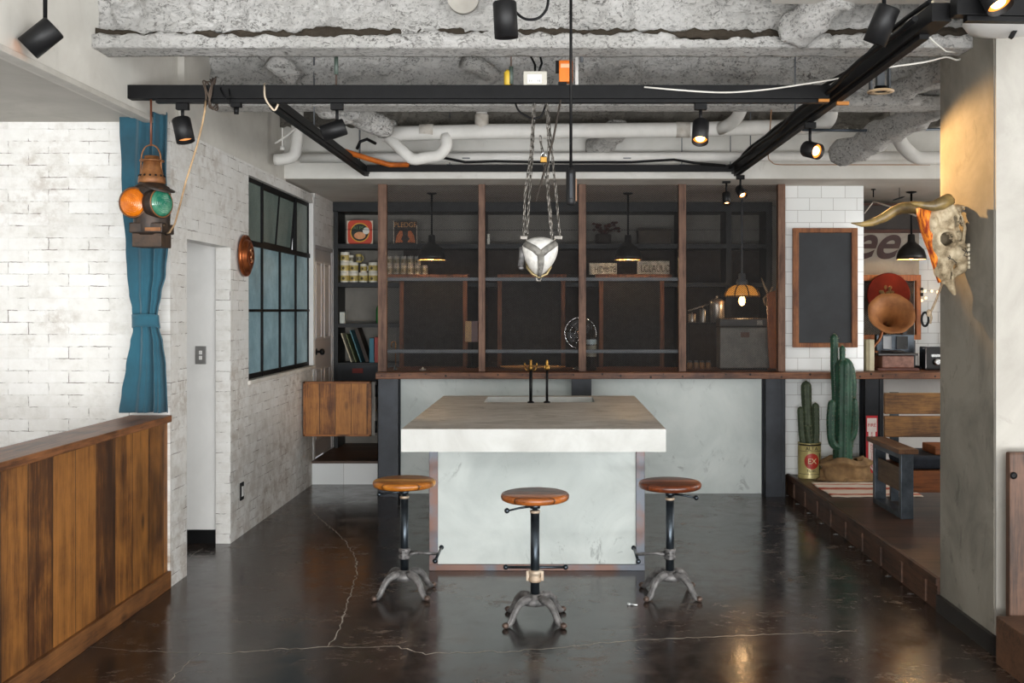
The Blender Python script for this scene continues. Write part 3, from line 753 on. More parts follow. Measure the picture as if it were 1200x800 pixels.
# framed blackboards standing behind the counter
m_bf = WOOD('blackboard_frame_wood', '#4a2a19', '#85563a', 'Z', None, .6, .4)
m_slate = M('slate_black', '#0f1013', '#17181b', 3, .8, 0, .05)
BZT = 1.883
labs = ['dark blackboard in a wooden frame below the rows of grey mugs', 'dark blackboard in a wooden frame below the hanging pulley block', 'dark blackboard in a wooden frame below the two lettered tin plates']
for (a, b, la, lb), lab in zip(((468, 547.5, 455, 549), (583, 662.5, 583, 664), (702, 778.5, 698, 787)), labs):
    y = 9.60; t = thing('framed_blackboard', (PX((a+b)/2, y), y, 1.05), lab, 'blackboard', 'blackboards behind the mesh')
    xa, xb = PX(a, y), PX(b, y); w = .04; fr = MB()
    fr.box(xa, xa+w, y, y+.06, .95, BZT-.04); fr.box(xb-w, xb, y, y+.06, .95, BZT-.04); fr.box(xa, xb, y, y+.06, .95, 1.02)
    fr.build('frame', m_bf, t, bevel=.003)
    MB().box(PX(la, y), PX(lb, y), y-.03, y+.14, BZT-.045, BZT).build('top_ledge', m_bf, t, bevel=.003)
    MB().box(xa+w, xb-w, y+.02, y+.04, 1.02, BZT-.045).build('slate', m_slate, t)

# mugs
m_mugw = M('white_enamel', '#dedacb', '#e8e5d8', 12, .35)
m_mugy = M('yellow_mug_band', '#a8944c', '#c0ae68', 26, .45, rng=(.4, .6))
m_mugg = M('grey_white_mug', '#8f8c85', '#a8a59d', 12, .4)
m_mugd = M('dull_mug_band', '#6f6a5c', '#868069', 26, .5)
def mug(x, y, z, w, h, mb_, md, label, group, handle=True):
    t = thing('mug', (x, y, z), label, 'mug', group); r = w/2
    b = MB(); b.lathe([(r*.86, 0), (r*.95, .004), (r, h*.12), (r, h*.97), (r*.98, h), (r*.93, h), (r*.92, h*.12), (.001, h*.1)], (x, y, z), seg=28, capb=False); b.build('cup', mb_, t)
    MB().lathe([(r*1.005, h*.18), (r*1.012, h*.2), (r*1.012, h*.68), (r*1.005, h*.70)], (x, y, z), seg=28, capa=False, capb=False).build('label_band', md, t)
    g = MB(); g.ell((x-r*.15, y-r*1.0, z+h*.42), (r*.3, r*.06, h*.15), 10, 6); g.build('printed_mark', m_dmark, t)
    if handle:
        hd = MB(); hd.tube([(x+r*.9, y+r*.3, z+h*.8), (x+r*1.25, y+r*.45, z+h*.75), (x+r*1.38, y+r*.5, z+h*.5), (x+r*1.2, y+r*.45, z+h*.25), (x+r*.9, y+r*.3, z+h*.2)], .006, 8); hd.build('handle', mb_, t)
    return t
m_dmark = M('dark_print', '#4b4322')
my = 10.06; mw, mh = .089, .100; z = SH['b']
row = ['first from the wall', 'second from the wall', 'third from the wall', 'beside the partition post']
pxs = [404.2, 414.6, 425.8, 437.2]
for i, px in enumerate(pxs):
    mug(PX(px, my), my, z, mw, mh, m_mugw, m_mugy, 'white mug with yellow band, bottom row of the open shelf, '+row[i], 'yellow banded mugs on the open shelf', handle=False)
for i, px in ((0, 404.2), (1, 414.6), (3, 437.2)):
    mug(PX(px, my), my, z+mh, mw, mh, m_mugw, m_mugy, 'white mug with yellow band, second row of the open shelf, '+row[i], 'yellow banded mugs on the open shelf', handle=False)
mug(PX(426, my), my, z+mh, .062, .085, m_mugw, m_mugy, 'small cream cup standing in the gap of the second mug row', 'yellow banded mugs on the open shelf', handle=True)
mug(PX(404.2, my), my, z+2*mh, mw, mh, m_mugw, m_mugy, 'white mug with yellow band at the very top of the mug stack', 'yellow banded mugs on the open shelf', handle=False)
mug(PX(411.5, my), my, z+2*mh, .05, .07, m_mugw, m_mugd, 'tiny cream cup beside the topmost yellow banded mug', 'yellow banded mugs on the open shelf', handle=False)
mug(PX(420.5, my), my, z+2*mh, .058, .08, m_mugy, m_mugd, 'small olive cup at the right end of the top mug row', 'yellow banded mugs on the open shelf', handle=True)
wds = ['first', 'second', 'third', 'fourth', 'fifth', 'sixth']
my2 = 9.66
for j in range(2):
    for i in range(6):
        if j == 1 and i == 5: continue
        px = 456.5+i*8.2
        mug(PX(px, my2), my2, BZT+j*.088, .060 if not (j == 0 and i == 1) else .066, .086, m_mugg, m_mugd, 'grey mug on the blackboard ledge behind the mesh, %s row, %s from the left' % (('lower', 'upper')[j], wds[i]), 'grey mugs behind the mesh', handle=False)

# record sleeves
def sleeve(px0, px1, py0, py1, name, lab, mat, rot=0):
    y = 10.04; x0, x1 = PX(px0, y), PX(px1, y); z1 = PZ(py0, y); z0 = SH['a']
    t = thing(name, ((x0+x1)/2, y, z0), lab, 'record')
    MB().box(x0, x1, y, y+.006, z0, z1).build('sleeve', mat, t)
    return t, (x0+x1)/2, (z0+z1)/2, (x1-x0), y
m_red = M('sleeve_red', '#c23319', '#d2461f', 4, .5); m_yel = M('sleeve_yellow', '#d99e2e'); m_pk = M('sleeve_cream', '#d8c6b2'); m_dk = M('sleeve_dark', '#20251f', '#2b332b', 9)
m_peach = M('sleeve_peach', '#d98a5a', '#e6a877', 20); m_offw = M('print_white', '#e4e2da')
t, cx, cz, w, y = sleeve(406.5, 437, 258.5, 286.5, 'record_sleeve', 'red square record sleeve with a yellow ringed dark disc, on the open top shelf', m_pk)
def disc(r, mat, nm, dy, dx=0, dz=0, sx=1, sz=1):
    a = [(cx+dx+math.cos(q*2*PI/40)*r*sx, y-dy, cz+dz+math.sin(q*2*PI/40)*r*sz) for q in range(40)]
    return MB().prism(a, (0, .0006, 0)).build(nm, mat, t)
rr = w*.47; pts = []
for q in range(48):
    a = q*2*PI/48; c, s_ = math.cos(a), math.sin(a); e = (abs(c)**6+abs(s_)**6)**(-1/6); pts.append((cx+c*e*rr, y-.001, cz+s_*e*rr))
MB().prism(pts, (0, .0008, 0)).build('red_field', m_red, t)
disc(w*.37, m_yel, 'yellow_ring', .002); disc(w*.33, m_dk, 'dark_disc', .003); disc(w*.2, m_peach, 'peach_picture', .004, 0, -w*.12, 1.1, .7)
disc(w*.13, m_offw, 'white_badge', .0045, w*.24, w*.06)
lettering('ALPS', w*.2, M('sleeve_green_print', '#5a7a4a'), t, (cx-w*.05, y-.0042, cz+w*.16))
m_brn = M('sleeve_brown', '#2c2019', '#3a2a20', 9)
t, cx, cz, w, y = sleeve(461, 489, 259, 286.5, 'record_sleeve', 'dark record sleeve lettered PLEDGE with two orange shapes, on the top shelf behind the mesh', m_brn)
lettering('PLEDGE', w*.29, M('pledge_print', '#c38a4c', '#cf9c62', 30), t, (cx, y-.001, cz+w*.32), sx=.93)
m_org = M('sleeve_orange', '#c2612e', '#d27a45', 24)
for s in (-1, 1):
    a = [(cx+s*w*.08, y-.001, cz-w*.40), (cx+s*w*.42, y-.001, cz-w*.42), (cx+s*w*.36, y-.001, cz-w*.12), (cx+s*w*.24, y-.001, cz+w*.08), (cx+s*w*.12, y-.001, cz+w*.07), (cx+s*w*.1, y-.001, cz-w*.12), (cx+s*w*.18, y-.001, cz-w*.26)]
    MB().prism(a, (0, .0006, 0)).build('orange_figure', m_org, t)
for (a, b, c, d) in ((-.5, .5, -.5, -.47), (-.5, -.47, -.5, .5), (.47, .5, -.5, .3)):
    MB().box(cx+a*w, cx+b*w, y-.0012, y-.0004, cz+c*w, cz+d*w).build('pale_border', m_pk, t)

# books on the lower open shelf
zb = SH['d']; yb = 10.0
def leaning(px0, px1, h, th, lab, col, top=None):
    """thin volume leaning to the left: foot at px0.., height h"""
    x = PX(px1, yb); x0 = PX(px0, yb); ang = -math.asin(max(-1, min(1, (x-x0)/h)))
    m = M('cover_'+col[1:], col, top or col, 14, .6)
    b = MB(); b.box(x-th, x, yb-.02, yb+.2, zb, zb+h); R = Matrix.Rotation(ang, 3, 'Y'); c = Vector((x, yb, zb))
    b.v = [R @ (v-c)+c for v in b.v]; mn = min(v.z for v in b.v); b.v = [v+Vector((0,0,zb+.001-mn)) for v in b.v]
    o = b.build('book', m, None, bevel=.0015); return tag(o, lab, 'book', 'books leaning on the low shelf')
leaning(401, 413, .300, .012, 'thin cream spined volume leaning furthest left on the low shelf', '#b9b29b')
leaning(406.5, 418, .290, .010, 'thin olive volume leaning second from the left on the low shelf', '#5f6a4a')
leaning(411, 424, .330, .009, 'thin blue edged volume leaning under the brown one on the low shelf', '#4f7f8c')
leaning(419.5, 433, .345, .034, 'thick dark brown album leaning over the others on the low shelf', '#2e241d')
for px0, px1, py, c, lab in ((433.2, 438.6, 396, '#2f6f85', 'upright teal book on the low shelf beside a red one'), (439.2, 444.2, 395, '#9c3a33', 'upright red book on the low shelf beside a teal one')):
    b = MB(); b.box(PX(px0, yb), PX(px1, yb), yb-.02, yb+.18, zb, PZ(py, yb))
    tag(b.build('book', M('cover_'+c[1:], c, None, 9, .55), None, bevel=.003), lab, 'book', 'books leaning on the low shelf')
b = MB(); zc = SH['c']; b.box(PX(398, 9.98), PX(404, 9.98), 9.98, 10.03, zc, PZ(365.5, 9.98))
t = b.build('card_box', M('pale_card', '#aab3ad', '#c2c8c2', 20, .5), None, bevel=.003); tag(t, 'small pale box standing at the wall end of the empty shelf', 'box')
gx = PX(444.5, 10.05); b = MB(); b.lathe([(.03, 0), (.034, .01), (.034, .13), (.026, .16), (.012, .18), (.012, .215), (.015, .218), (.015, .23)], (gx, 10.05, zc), seg=20)
t = thing('bottle', (gx, 10.05, zc), 'green bottle on the empty shelf half behind the first partition post', 'bottle'); b.build('glass_body', M('green_glass', '#2c6a3a', '#3a7d49', 9, .15), t)

# pendants in the kitchen
def bell_pendant(px, d, pyrim, r, lab, ztop=2.6, name='pendant_lamp', group='dark bell pendants'):
    x = PX(px, d); zr = PZ(pyrim, d); t = thing(name, (x, d, ztop), lab, 'pendant lamp', group)
    MB().lathe([(.045, 0), (.045, -.008), (.02, -.016)], (x, d, ztop), seg=24).build('ceiling_rose', m_black, t)
    MB().tube([(x, d, ztop-.01), (x, d, zr+.20)], .009, 12).build('rod', m_black, t)
    pr = [(.022, .225), (.030, .22), (.032, .16), (.040, .15), (r*.55, .125), (r*.85, .085), (r*.98, .035), (r, 0), (r*.99, 0), (r*.96, .035), (r*.83, .080), (r*.53, .118), (.02, .135)]
    MB().lathe([(a, h) for a, h in pr], (x, d, zr), seg=40, capa=True, capb=True).build('shade', m_shade, t)
    b = MB(); b.ell((x, d, zr+.035), (.036, .036, .034), 16, 12); b.build('bulb', m_bulb, t)
    return t, Vector((x, d, zr))
def SHADE():
    m, t, b = base('black_shade_white_inside'); g = nd(t, 'ShaderNodeNewGeometry')
    b.inputs['Base Color'].default_value = C('#141414'); b.inputs['Roughness'].default_value = .35; return m
m_shade = SHADE()
m_shadein = M('warm_shade_lining', '#c9a36a', '#d8b57e', 9, .5)
m_bulb = M('warm_bulb', '#ffd9a0', emit='#ffb566', es=14)
LP = []
for px, lab in ((506, 'dark bell pendant hanging in the kitchen left of the pulley block'), (736, 'dark bell pendant hanging in the kitchen above the tin plates')):
    t, p = bell_pendant(px, 9.2, 304.5, .125, lab); LP.append(p)
    lin = MB(); r = .125; lin.lathe([(r*.975, .002), (r*.945, .035), (r*.81, .078), (r*.5, .113), (.01, .13)], p, seg=36, capa=False, capb=False); lin.build('shade_lining', m_shadein, t)
# amber ribbed pendant
x, d = PX(869.5, 8.95), 8.95; zr = PZ(347, d); r = .155
t = thing('amber_pendant_lamp', (x, d, 2.6), 'pendant with a ribbed amber glass dome and bare glowing bulb in the right mesh bay', 'pendant lamp')
MB().lathe([(.04, 0), (.04, -.01)], (x, d, 2.6), seg=20).tube([(x, d, 2.595), (x, d, zr+.16)], .010, 12).build('rod', m_greysteel, t)
MB().lathe([(.024, .20), (.030, .195), (.032, .15), (.045, .145), (.052, .12), (.058, .095), (.03, .09)], (x, d, zr), seg=24).build('socket_cap', m_greysteel, t)
m_amber = M('amber_glass', '#b97a34', '#d69a4e', 9, .25, emit='#e89a3f', es=.55, trans=0)
dome = [(.055, .098), (.095, .088), (.128, .062), (.148, .028), (r, 0), (r*.985, 0), (.143, .026), (.122, .058), (.09, .082), (.054, .092)]
MB().lathe(dome, (x, d, zr), seg=48, capa=False, capb=False).build('glass_dome', m_amber, t)
rb = MB()
for k in range(8):
    q = k*PI/4+.2; c, s_ = math.cos(q), math.sin(q); rb.tube([(x+c*(a+.002), d+s_*(a+.002), zr+h) for a, h in dome[:5]], .0055, 8)
rb.tube([(x+math.cos(q*PI/20)*(r+.001), d+math.sin(q*PI/20)*(r+.001), zr) for q in range(40)], .005, 8, closed=True)
rb.build('dome_ribs', M('dark_rib_metal', '#3d2a18', '#54391f', 9, .5, .5), t)
MB().lathe([(.016, .08), (.016, .02), (.018, .0), (.026, -.02), (.030, -.045), (.022, -.072), (.004, -.082)], (x, d, zr), seg=20).build('bulb', M('warm_bulb_small', '#ffe0b0', emit='#ffc070', es=9), t)
AMB = Vector((x, d, zr))

# things standing on the counter behind the mesh
ZC = 1.034
m_chrome = M('chrome', '#c8c9c9', '#d6d7d7', 9, .12, 1.0)
fx, fd = PX(680, 8.86), 8.86; fz = PZ(390, fd)
t = thing('desk_fan', (fx, fd, ZC), 'chrome caged desk fan half hidden by the third partition post', 'fan')
cg = MB()
for yy, rr_ in ((-.04, .135), (.04, .135), (-.055, .09), (-.06, .045)): cg.tube([(fx+math.cos(q*PI/24)*rr_, fd+yy, fz+math.sin(q*PI/24)*rr_) for q in range(48)], .0035 if rr_ > .1 else .0016, 8, closed=True)
for k in range(20):
    q = k*PI/10; c, s_ = math.cos(q), math.sin(q); cg.tube([(fx, fd-.062, fz), (fx+c*.09, fd-.056, fz+s_*.09), (fx+c*.135, fd-.03, fz+s_*.135), (fx+c*.135, fd+.03, fz+s_*.135), (fx+c*.06, fd+.06, fz+s_*.06)], .0012, 5)
cg.build('cage', m_chrome, t)
bl = MB()
for k in range(4):
    q = k*PI/2+.4; bl.grid(lambda u, v: Vector((fx, fd, fz))+Vector((math.cos(q+(v-.5)*.9), 0, math.sin(q+(v-.5)*.9)))*(.02+.095*u)+Vector((0, (v-.5)*.035, 0)), 6, 6)
bb = bl.build('blades', m_greysteel, t); sd = bb.modifiers.new('s', 'SOLIDIFY'); sd.thickness = .0015
MB().lathe([(.01, -.02), (.028, -.01), (.032, .03), (.045, .05), (.045, .12), (.02, .15)], (fx, fd, fz), (0,1,0), 24).build('motor', m_chrome, t)
MB().tube([(fx, fd+.08, fz-.03), (fx, fd+.06, fz-.17), (fx, fd+.01, ZC+.04)], .011, 10).lathe([(.085, 0), (.085, .012), (.05, .03), (.02, .045)], (fx, fd+.01, ZC), seg=32).build('stand', m_chrome, t)
bx = PX(693, 8.69); t = thing('bottle', (bx, 8.69, ZC), 'dark bottle with a pale blue label beside the chrome fan', 'bottle')
MB().lathe([(.038, 0), (.042, .01), (.042, .27), (.036, .31), (.016, .35), (.014, .37), (.017, .375), (.017, .40)], (bx, 8.69, ZC), seg=24).build('glass_body', M('dark_bottle_glass', '#120d0b', '#1b1411', 9, .1), t)
MB().lathe([(.0428, .225), (.0432, .228), (.0432, .345*0+.262), (.0428, .265)], (bx, 8.69, ZC), seg=24, capa=False, capb=False).xf(Matrix.Identity(4)).build('upper_label', M('pale_blue_label', '#a9bcc0', '#c3d0d2', 20), t)
MB().lathe([(.0428, .12), (.0432, .125), (.0432, .21), (.0428, .215)], (bx, 8.69, ZC), seg=24, capa=False, capb=False).build('label', M('pale_label', '#8f8b7c'), t)
# oval tray catching the light
tx, td = PX(624.5, 9.02), 9.02; tr = MB(); n = 48
def ov(a, b, z): return [(tx+math.cos(i*2*PI/n)*a, td+math.sin(i*2*PI/n)*b, z) for i in range(n)]
rings = [ov(.25, .12, ZC+.001), ov(.285, .15, ZC+.022), ov(.290, .155, ZC+.022), ov(.285, .15, ZC+.014), ov(.25, .12, ZC+.004)]
vs = [p for r_ in rings for p in r_]; fs = [(i*n+k, i*n+(k+1) % n, (i+1)*n+(k+1) % n, (i+1)*n+k) for i in range(4) for k in range(n)]+[tuple(range(n))[::-1], tuple(4*n+k for k in range(n))]
tr.add(vs, fs, False); tag(tr.build('oval_tray', M('copper_tray', '#e8ad68', '#f2c083', 9, .35, .1)), 'oval copper coloured tray on the counter behind the two taps', 'tray')
# copper swan neck
sx = PX(462, 8.75); t = thing('copper_swan_neck', (sx, 8.75, ZC), 'thin copper swan neck pipe standing at the left end of the mesh', 'pipe')
zz = PZ(400, 8.75); c = MB(); c.tube([(sx+.012, 8.75, ZC), (sx+.012, 8.75, zz-.02)]+[(sx+.012-.018+.018*math.cos(q*PI/8), 8.75, zz-.02+.02*math.sin(q*PI/8)) for q in range(1, 9)]+[(sx-.024, 8.75, zz-.05)], .005, 10)
c.build('pipe', M('copper', '#a8713c', '#c08a52', 15, .3, .9), t)
MB().lathe([(.02, 0), (.02, .01), (.011, .02), (.011, .05)], (sx+.012, 8.75, ZC), seg=18).build('base', m_chrome, t)
wx = PX(495, 8.7); tag(MB().lathe([(.02, 0), (.028, .004), (.03, .012), (.02, .014), (.008, .02), (.009, .028), (.002, .032)], (wx, 8.72, ZC), seg=24).build('glass_lid', m_mugw), 'small white knobbed lid lying on the counter in the left mesh bay', 'lid')
# tin box
bx0_, bx1_ = PX(547.5, 9.3), PX(562, 9.3); t = thing('tin_box', (bx0_, 9.15, ZC), 'yellow and dark red tin box on a thin stand between two blackboards', 'box')
MB().box(bx0_, (bx0_+bx1_)/2, 9.08, 9.2, PZ(400, 9.2), PZ(376, 9.2)).build('yellow_side', M('tin_yellow', '#a5772e', '#bb8d3f', 9, .4), t)
MB().box((bx0_+bx1_)/2, bx1_, 9.08, 9.2, PZ(400, 9.2), PZ(376, 9.2)).build('red_side', M('tin_red', '#4f1f18', '#632a20', 9, .4), t)
MB().tube([((bx0_+bx1_)/2, 9.14, ZC+.01), ((bx0_+bx1_)/2, 9.14, PZ(400, 9.2))], .008, 10).lathe([(.05, 0), (.05, .012)], ((bx0_+bx1_)/2, 9.14, ZC), seg=24).build('stand', m_black, t)

# tin plates with letters on the ledge of the third blackboard
m_tin = M('worn_tin', '#77756c', '#a09e95', 22, .5, .2, .1); m_tinp = M('tin_print', '#3b332c', '#4a4037', 30)
for a, b, ya, yb_, txt, lab in ((688.5, 723, 308, 325, 'HIDI8 7B', 'pale tin plate with dark lettering at the left above the third blackboard'), (747, 784.5, 305.5, 325, 'LCLAUUD', 'taller tin plate with dark lettering at the right above the third blackboard')):
    y = 9.66; x0, x1 = PX(a, y), PX(b, y); z1 = PZ(ya, y); 
    if a < 700: x0 = PX(698.5, 9.6)-.06
    t = thing('tin_plate', ((x0+x1)/2, y, BZT), lab, 'sign', 'lettered tin plates')
    MB().box(x0, x1, y, y+.05, BZT, z1).build('plate', m_tin, t, bevel=.003)
    lettering(txt, (z1-BZT)*.72, m_tinp, t, ((x0+x1)/2+.02, y-.001, BZT+(z1-BZT)*.42), sx=(x1-x0)/(z1-BZT)*.29)
b = MB(); b.box(PX(748, 10), PX(786, 10), 10.0, 10.2, SH['a'], PZ(268, 10)); b.box(PX(747, 10), PX(787, 10), 9.99, 10.21, PZ(270.5, 10), PZ(268, 10))
tag(b.build('storage_box', M('dark_carton', '#3d362f', '#4b433b', 9, .8), None, bevel=.004), 'dark lidded storage box on the top shelf in the third mesh bay', 'box')
# dried flowers
dx_, dd = PX(707, 10.1), 10.1; t = thing('dried_flowers', (dx_, dd, SH['a']), 'dark dried flowers in a low pot on the top shelf beside the storage box', 'plant')
MB().lathe([(.05, 0), (.075, .02), (.08, .09), (.07, .10), (.001, .09)], (dx_, dd, SH['a']), seg=24).build('pot', m_kdark, t)
fl_ = MB(); rn = random.Random(5)
for k in range(26):
    q, rr_ = rn.uniform(0, 2*PI), rn.uniform(.03, .17); tip = Vector((dx_+math.cos(q)*rr_, dd+math.sin(q)*rr_*.5, SH['a']+rn.uniform(.13, .22)))
    fl_.tube([(dx_, dd, SH['a']+.08), Vector((dx_, dd, SH['a']+.13)).lerp(tip, .5), tip], [.003, .003, .002], 5); fl_.ell(tip, (.018, .018, .012), 8, 5)
fl_.build('stems', M('dried_red', '#3a1d1a', '#552b25', 20, .9), t)
t = MB().box(PX(571, 9.93), PX(574, 9.93), 9.925, 9.947, PZ(286, 9.93), PZ(274, 9.93)).build('wall_switch', m_mugw, None, bevel=.003); tag(t, 'small white switch on the shelf upright right of the second post', 'switch')
# rack with pots
rkx0, rkx1, rd = PX(805, 9.1), PX(851, 9.1), 9.1; rz = PZ(378, rd)
t = thing('pot_rack', ((rkx0+rkx1)/2, rd, ZC), 'low dark rack for pots standing on the counter in the right mesh bay', 'rack')
rk = MB()
for x in (rkx0+.008, rkx1-.008):
    for y in (9.03, 9.2): rk.box(x-.006, x+.006, y-.006, y+.006, ZC, rz)
rk.build('legs', m_black, t); MB().box(rkx0, rkx1, 9.02, 9.21, rz-.012, rz).build('shelf', m_black, t)
m_pot = M('brushed_steel', '#8d8780', '#a79f96', 18, .35, .8)
px_ = PX(840, rd); t = thing('steel_pitcher', (px_, rd, rz), 'steel lidded pitcher on the dark rack left of the grey box', 'pitcher')
MB().lathe([(.06, 0), (.068, .01), (.066, .15), (.070, .19), (.066, .195), (.045, .21), (.01, .216), (.008, .225), (.014, .232), (.008, .24)], (px_, rd, rz), seg=28).build('body', m_pot, t)
MB().tube([(px_-.066, rd, rz+.165), (px_-.15, rd-.02, rz+.14), (px_-.26, rd-.03, rz+.105)], .007, 10).build('long_handle', m_pot, t)
for px2, w_, h_, lab in ((824, .03, .12, 'steel canister on the dark rack beside the pitcher'), (811, .034, .075, 'short squat steel tin at the left end of the dark rack')):
    xx = PX(px2, rd); tt = thing('canister', (xx, rd, rz), lab, 'canister', 'steel canisters'); MB().lathe([(w_, 0), (w_*1.05, .006), (w_*1.05, h_*.9), (w_*.9, h_)], (xx, rd, rz), seg=24).build('body', m_pot, tt); MB().lathe([(w_*1.08, 0), (w_*1.08, .01), (.006, .014), (.006, .024)], (xx, rd, rz+h_*.9), seg=24).build('lid', m_pot, tt)
m_lamp = M('amber_jar', '#8a5f36', '#a3764a', 12, .3)
for i in range(4):
    xx = PX(808+i*7.2, 8.95); tt = thing('spice_jar', (xx, 8.93, ZC), 'small amber jar on the counter in front of the rack, %s from the left' % wds[i], 'jar', 'amber jars in the right mesh bay')
    MB().lathe([(.02, 0), (.023, .004), (.023, .05), (.017, .06)], (xx, 8.93, ZC), seg=18).build('glass', m_lamp, tt); MB().lathe([(.019, 0), (.019, .014)], (xx, 8.93, ZC+.06), seg=18).build('lid', m_greysteel, tt)
# grey metal ice box
ax0, ax1 = PX(842.5, 8.85), PX(901, 8.85); zt = PZ(373, 8.85)
t = thing('metal_ice_box', ((ax0+ax1)/2, 8.9, ZC), 'old grey metal ice box with a darker lid, on the counter behind the mesh', 'ice box')
m_ib = M('chipped_grey_enamel', '#6d6a63', '#7f7b73', 9, .5, .1, .1, rng=(.4, .6))
MB().box(ax0, ax1, 8.80, 9.0, ZC+.012, zt-.075).build('body', m_ib, t, bevel=.01)
MB().box(ax0-.003, ax1+.003, 8.795, 9.005, zt-.07, zt).build('lid', M('dark_grey_enamel', '#3e3d3b', '#4d4b48', 9, .5, .1), t, bevel=.01)
MB().box(PX(886, 8.84), PX(892, 8.84), 8.785, 8.796, zt-.055, zt-.015).build('latch', m_tin, t, bevel=.002)
MB().box(PX(867, 8.84), PX(877, 8.84), 8.796, 8.801, PZ(395, 8.84), PZ(389, 8.84)).build('maker_plate', M('faded_plate', '#5b4032', '#6a4c3c', 20), t)
MB().box(ax0+.02, ax1-.02, 8.82, 8.98, ZC, ZC+.012).build('base_strip', m_black, t)
# driftwood hanging by the end post
t = thing('hanging_driftwood', (PX(897, 8.72), 8.72, PZ(372, 8.72)), 'bleached driftwood piece hanging beside the right end post', 'driftwood')
dfm = M('bleached_wood', '#8d7257', '#b09474', 20, .8, 0, .3)
DP = lambda a, b: P(a, b, 8.72)
q = MB(); q.tube([DP(892, 325), DP(896, 336), DP(901, 346), DP(900, 352)], [.004, .009, .012, .012], 8); q.tube([DP(905, 336), DP(901, 346), DP(900, 356), DP(903, 366), DP(900, 371)], [.008, .014, .018, .014, .012], 10); q.tube([DP(900, 345), DP(895, 350), DP(897, 358)], [.014, .012, .008], 8)
q.build('branch', dfm, t); MB().tube([DP(903, 338), DP(904, 300), DP(905, 269)], .0016, 6).build('string', m_black, t)
q = MB(); q.prism([P(899, 344, 8.66), P(909, 340, 8.66), P(910.5, 431.5, 8.66), P(902, 431.5, 8.66), P(900, 400, 8.66)], (0, .02, 0))  # added strip, its orange stands for lamplight on the end post
tag(q.build('lit_post_strip', WOOD('lit_post_orange', '#7a3f1c', '#b0652f', 'Z', None, .5)), 'orange-brown strip standing for the lamplight on the right end post', 'plank')
t = MB().tube([(PX(404, 9.92), 9.92, PZ(269, 9.92)), (PX(650, 9.92), 9.92, PZ(269, 9.92)-.004), (PX(898, 9.92), 9.92, PZ(269, 9.92))], .002, 6).build('steel_wire', m_black)
tag(t, 'thin dark wire strung across the upper shelves of the kitchen', 'wire')
# ================================================================ LIGHTING RAILS
ZR0, ZR1 = 2.638, 2.708
RX, LX = 1.466, -1.493
def rail(name, a, b, lab, cat='rail', w=.06, h=.07, hang=True, track=True, z=(ZR0+.018)):
    a = Vector(a); b = Vector(b); t = thing(name, (a+b)/2, lab, cat)
    MB().beam(a+Vector((0,0,h/2)), b+Vector((0,0,h/2)), w, h).build('steel_bar', m_black, t, bevel=.002)
    if track: MB().beam(a+(b-a)*.04-Vector((0,0,.010)), b-Vector((0,0,.010)), .036, .018).build('power_track', m_black, t)
    return t
ra = rail('lighting_rail', (PX(151, 5.3), 5.3, ZR0), (RX-.04, 5.3, ZR0), 'long black steel rail crossing the room in front, with the coiled cable')
rb_ = rail('lighting_rail', (RX, 3.86, ZR0), (RX, 8.42, ZR0), 'black steel rail running to the back wall at the right', w=.075)
rc = rail('lighting_rail', (LX, 5.34, ZR0), (LX, 8.2, ZR0), 'black steel rail running to the back wall at the left', w=.05, h=.05)
rd_ = rail('lighting_rail', (LX+.03, 8.06, ZR0), (RX-.045, 8.06, ZR0), 'thin black steel rail crossing in front of the kitchen beam', h=.05, w=.05, track=False)
re_ = rail('lighting_rail', (RX+.02, 3.80, ZR0), (2.6, 3.86, ZR0), 'short black steel rail at the top right corner beside the column')
for (px, d, lab) in ((394, 5.3, 'thin threaded hanger rod above the second spotlight on the front rail'), (599, 5.3, 'green-taped hanger rod left of the ceiling outlet'), (677, 5.3, 'perforated pale metal hanger strap right of the orange ratchet')):
    x = PX(px, d); t = thing('hanger_rod', (x, d, ZR1), lab, 'hanger')
    if 'strap' in lab: MB().box(x-.012, x+.004, d+.03, d+.034, ZR1, 3.318).build('strap', M('zinc_strap', '#b8b8b4', '#cccbc7', 30, .4, .5), t); MB().lathe([(.009, 0), (.009, .10)], (x+.02, d+.03, ZR1+.13), seg=12).build('bolt', m_greysteel, t)
    else:
        MB().tube([(x, d, ZR1), (x, d, 3.32)], .0045, 8).build('rod', m_ironfoot, t); MB().lathe([(.011, 0), (.011, .09)], (x, d, ZR1+.06 if px == 394 else ZR1+.01), seg=12).build('sleeve', M('dark_green_sleeve', '#46524a', '#55625a', 9, .5), t)
for (px, d) in ((1.466, 6.2), (1.466, 7.6)):
    t = MB().tube([(RX, d, ZR1), (RX, d, 3.318)], .005, 8).build('hanger_rod', m_greysteel); tag(t, 'thin hanger rod above the right rail, %s' % ('nearer the front' if d < 7 else 'nearer the kitchen'), 'hanger')
for d in (6.4, 7.9):
    t = MB().tube([(LX, d, ZR1-.02), (LX, d, 3.318)], .005, 8).build('hanger_rod', m_greysteel); tag(t, 'thin hanger rod above the left rail, %s' % ('nearer the front' if d < 7 else 'nearer the kitchen'), 'hanger')

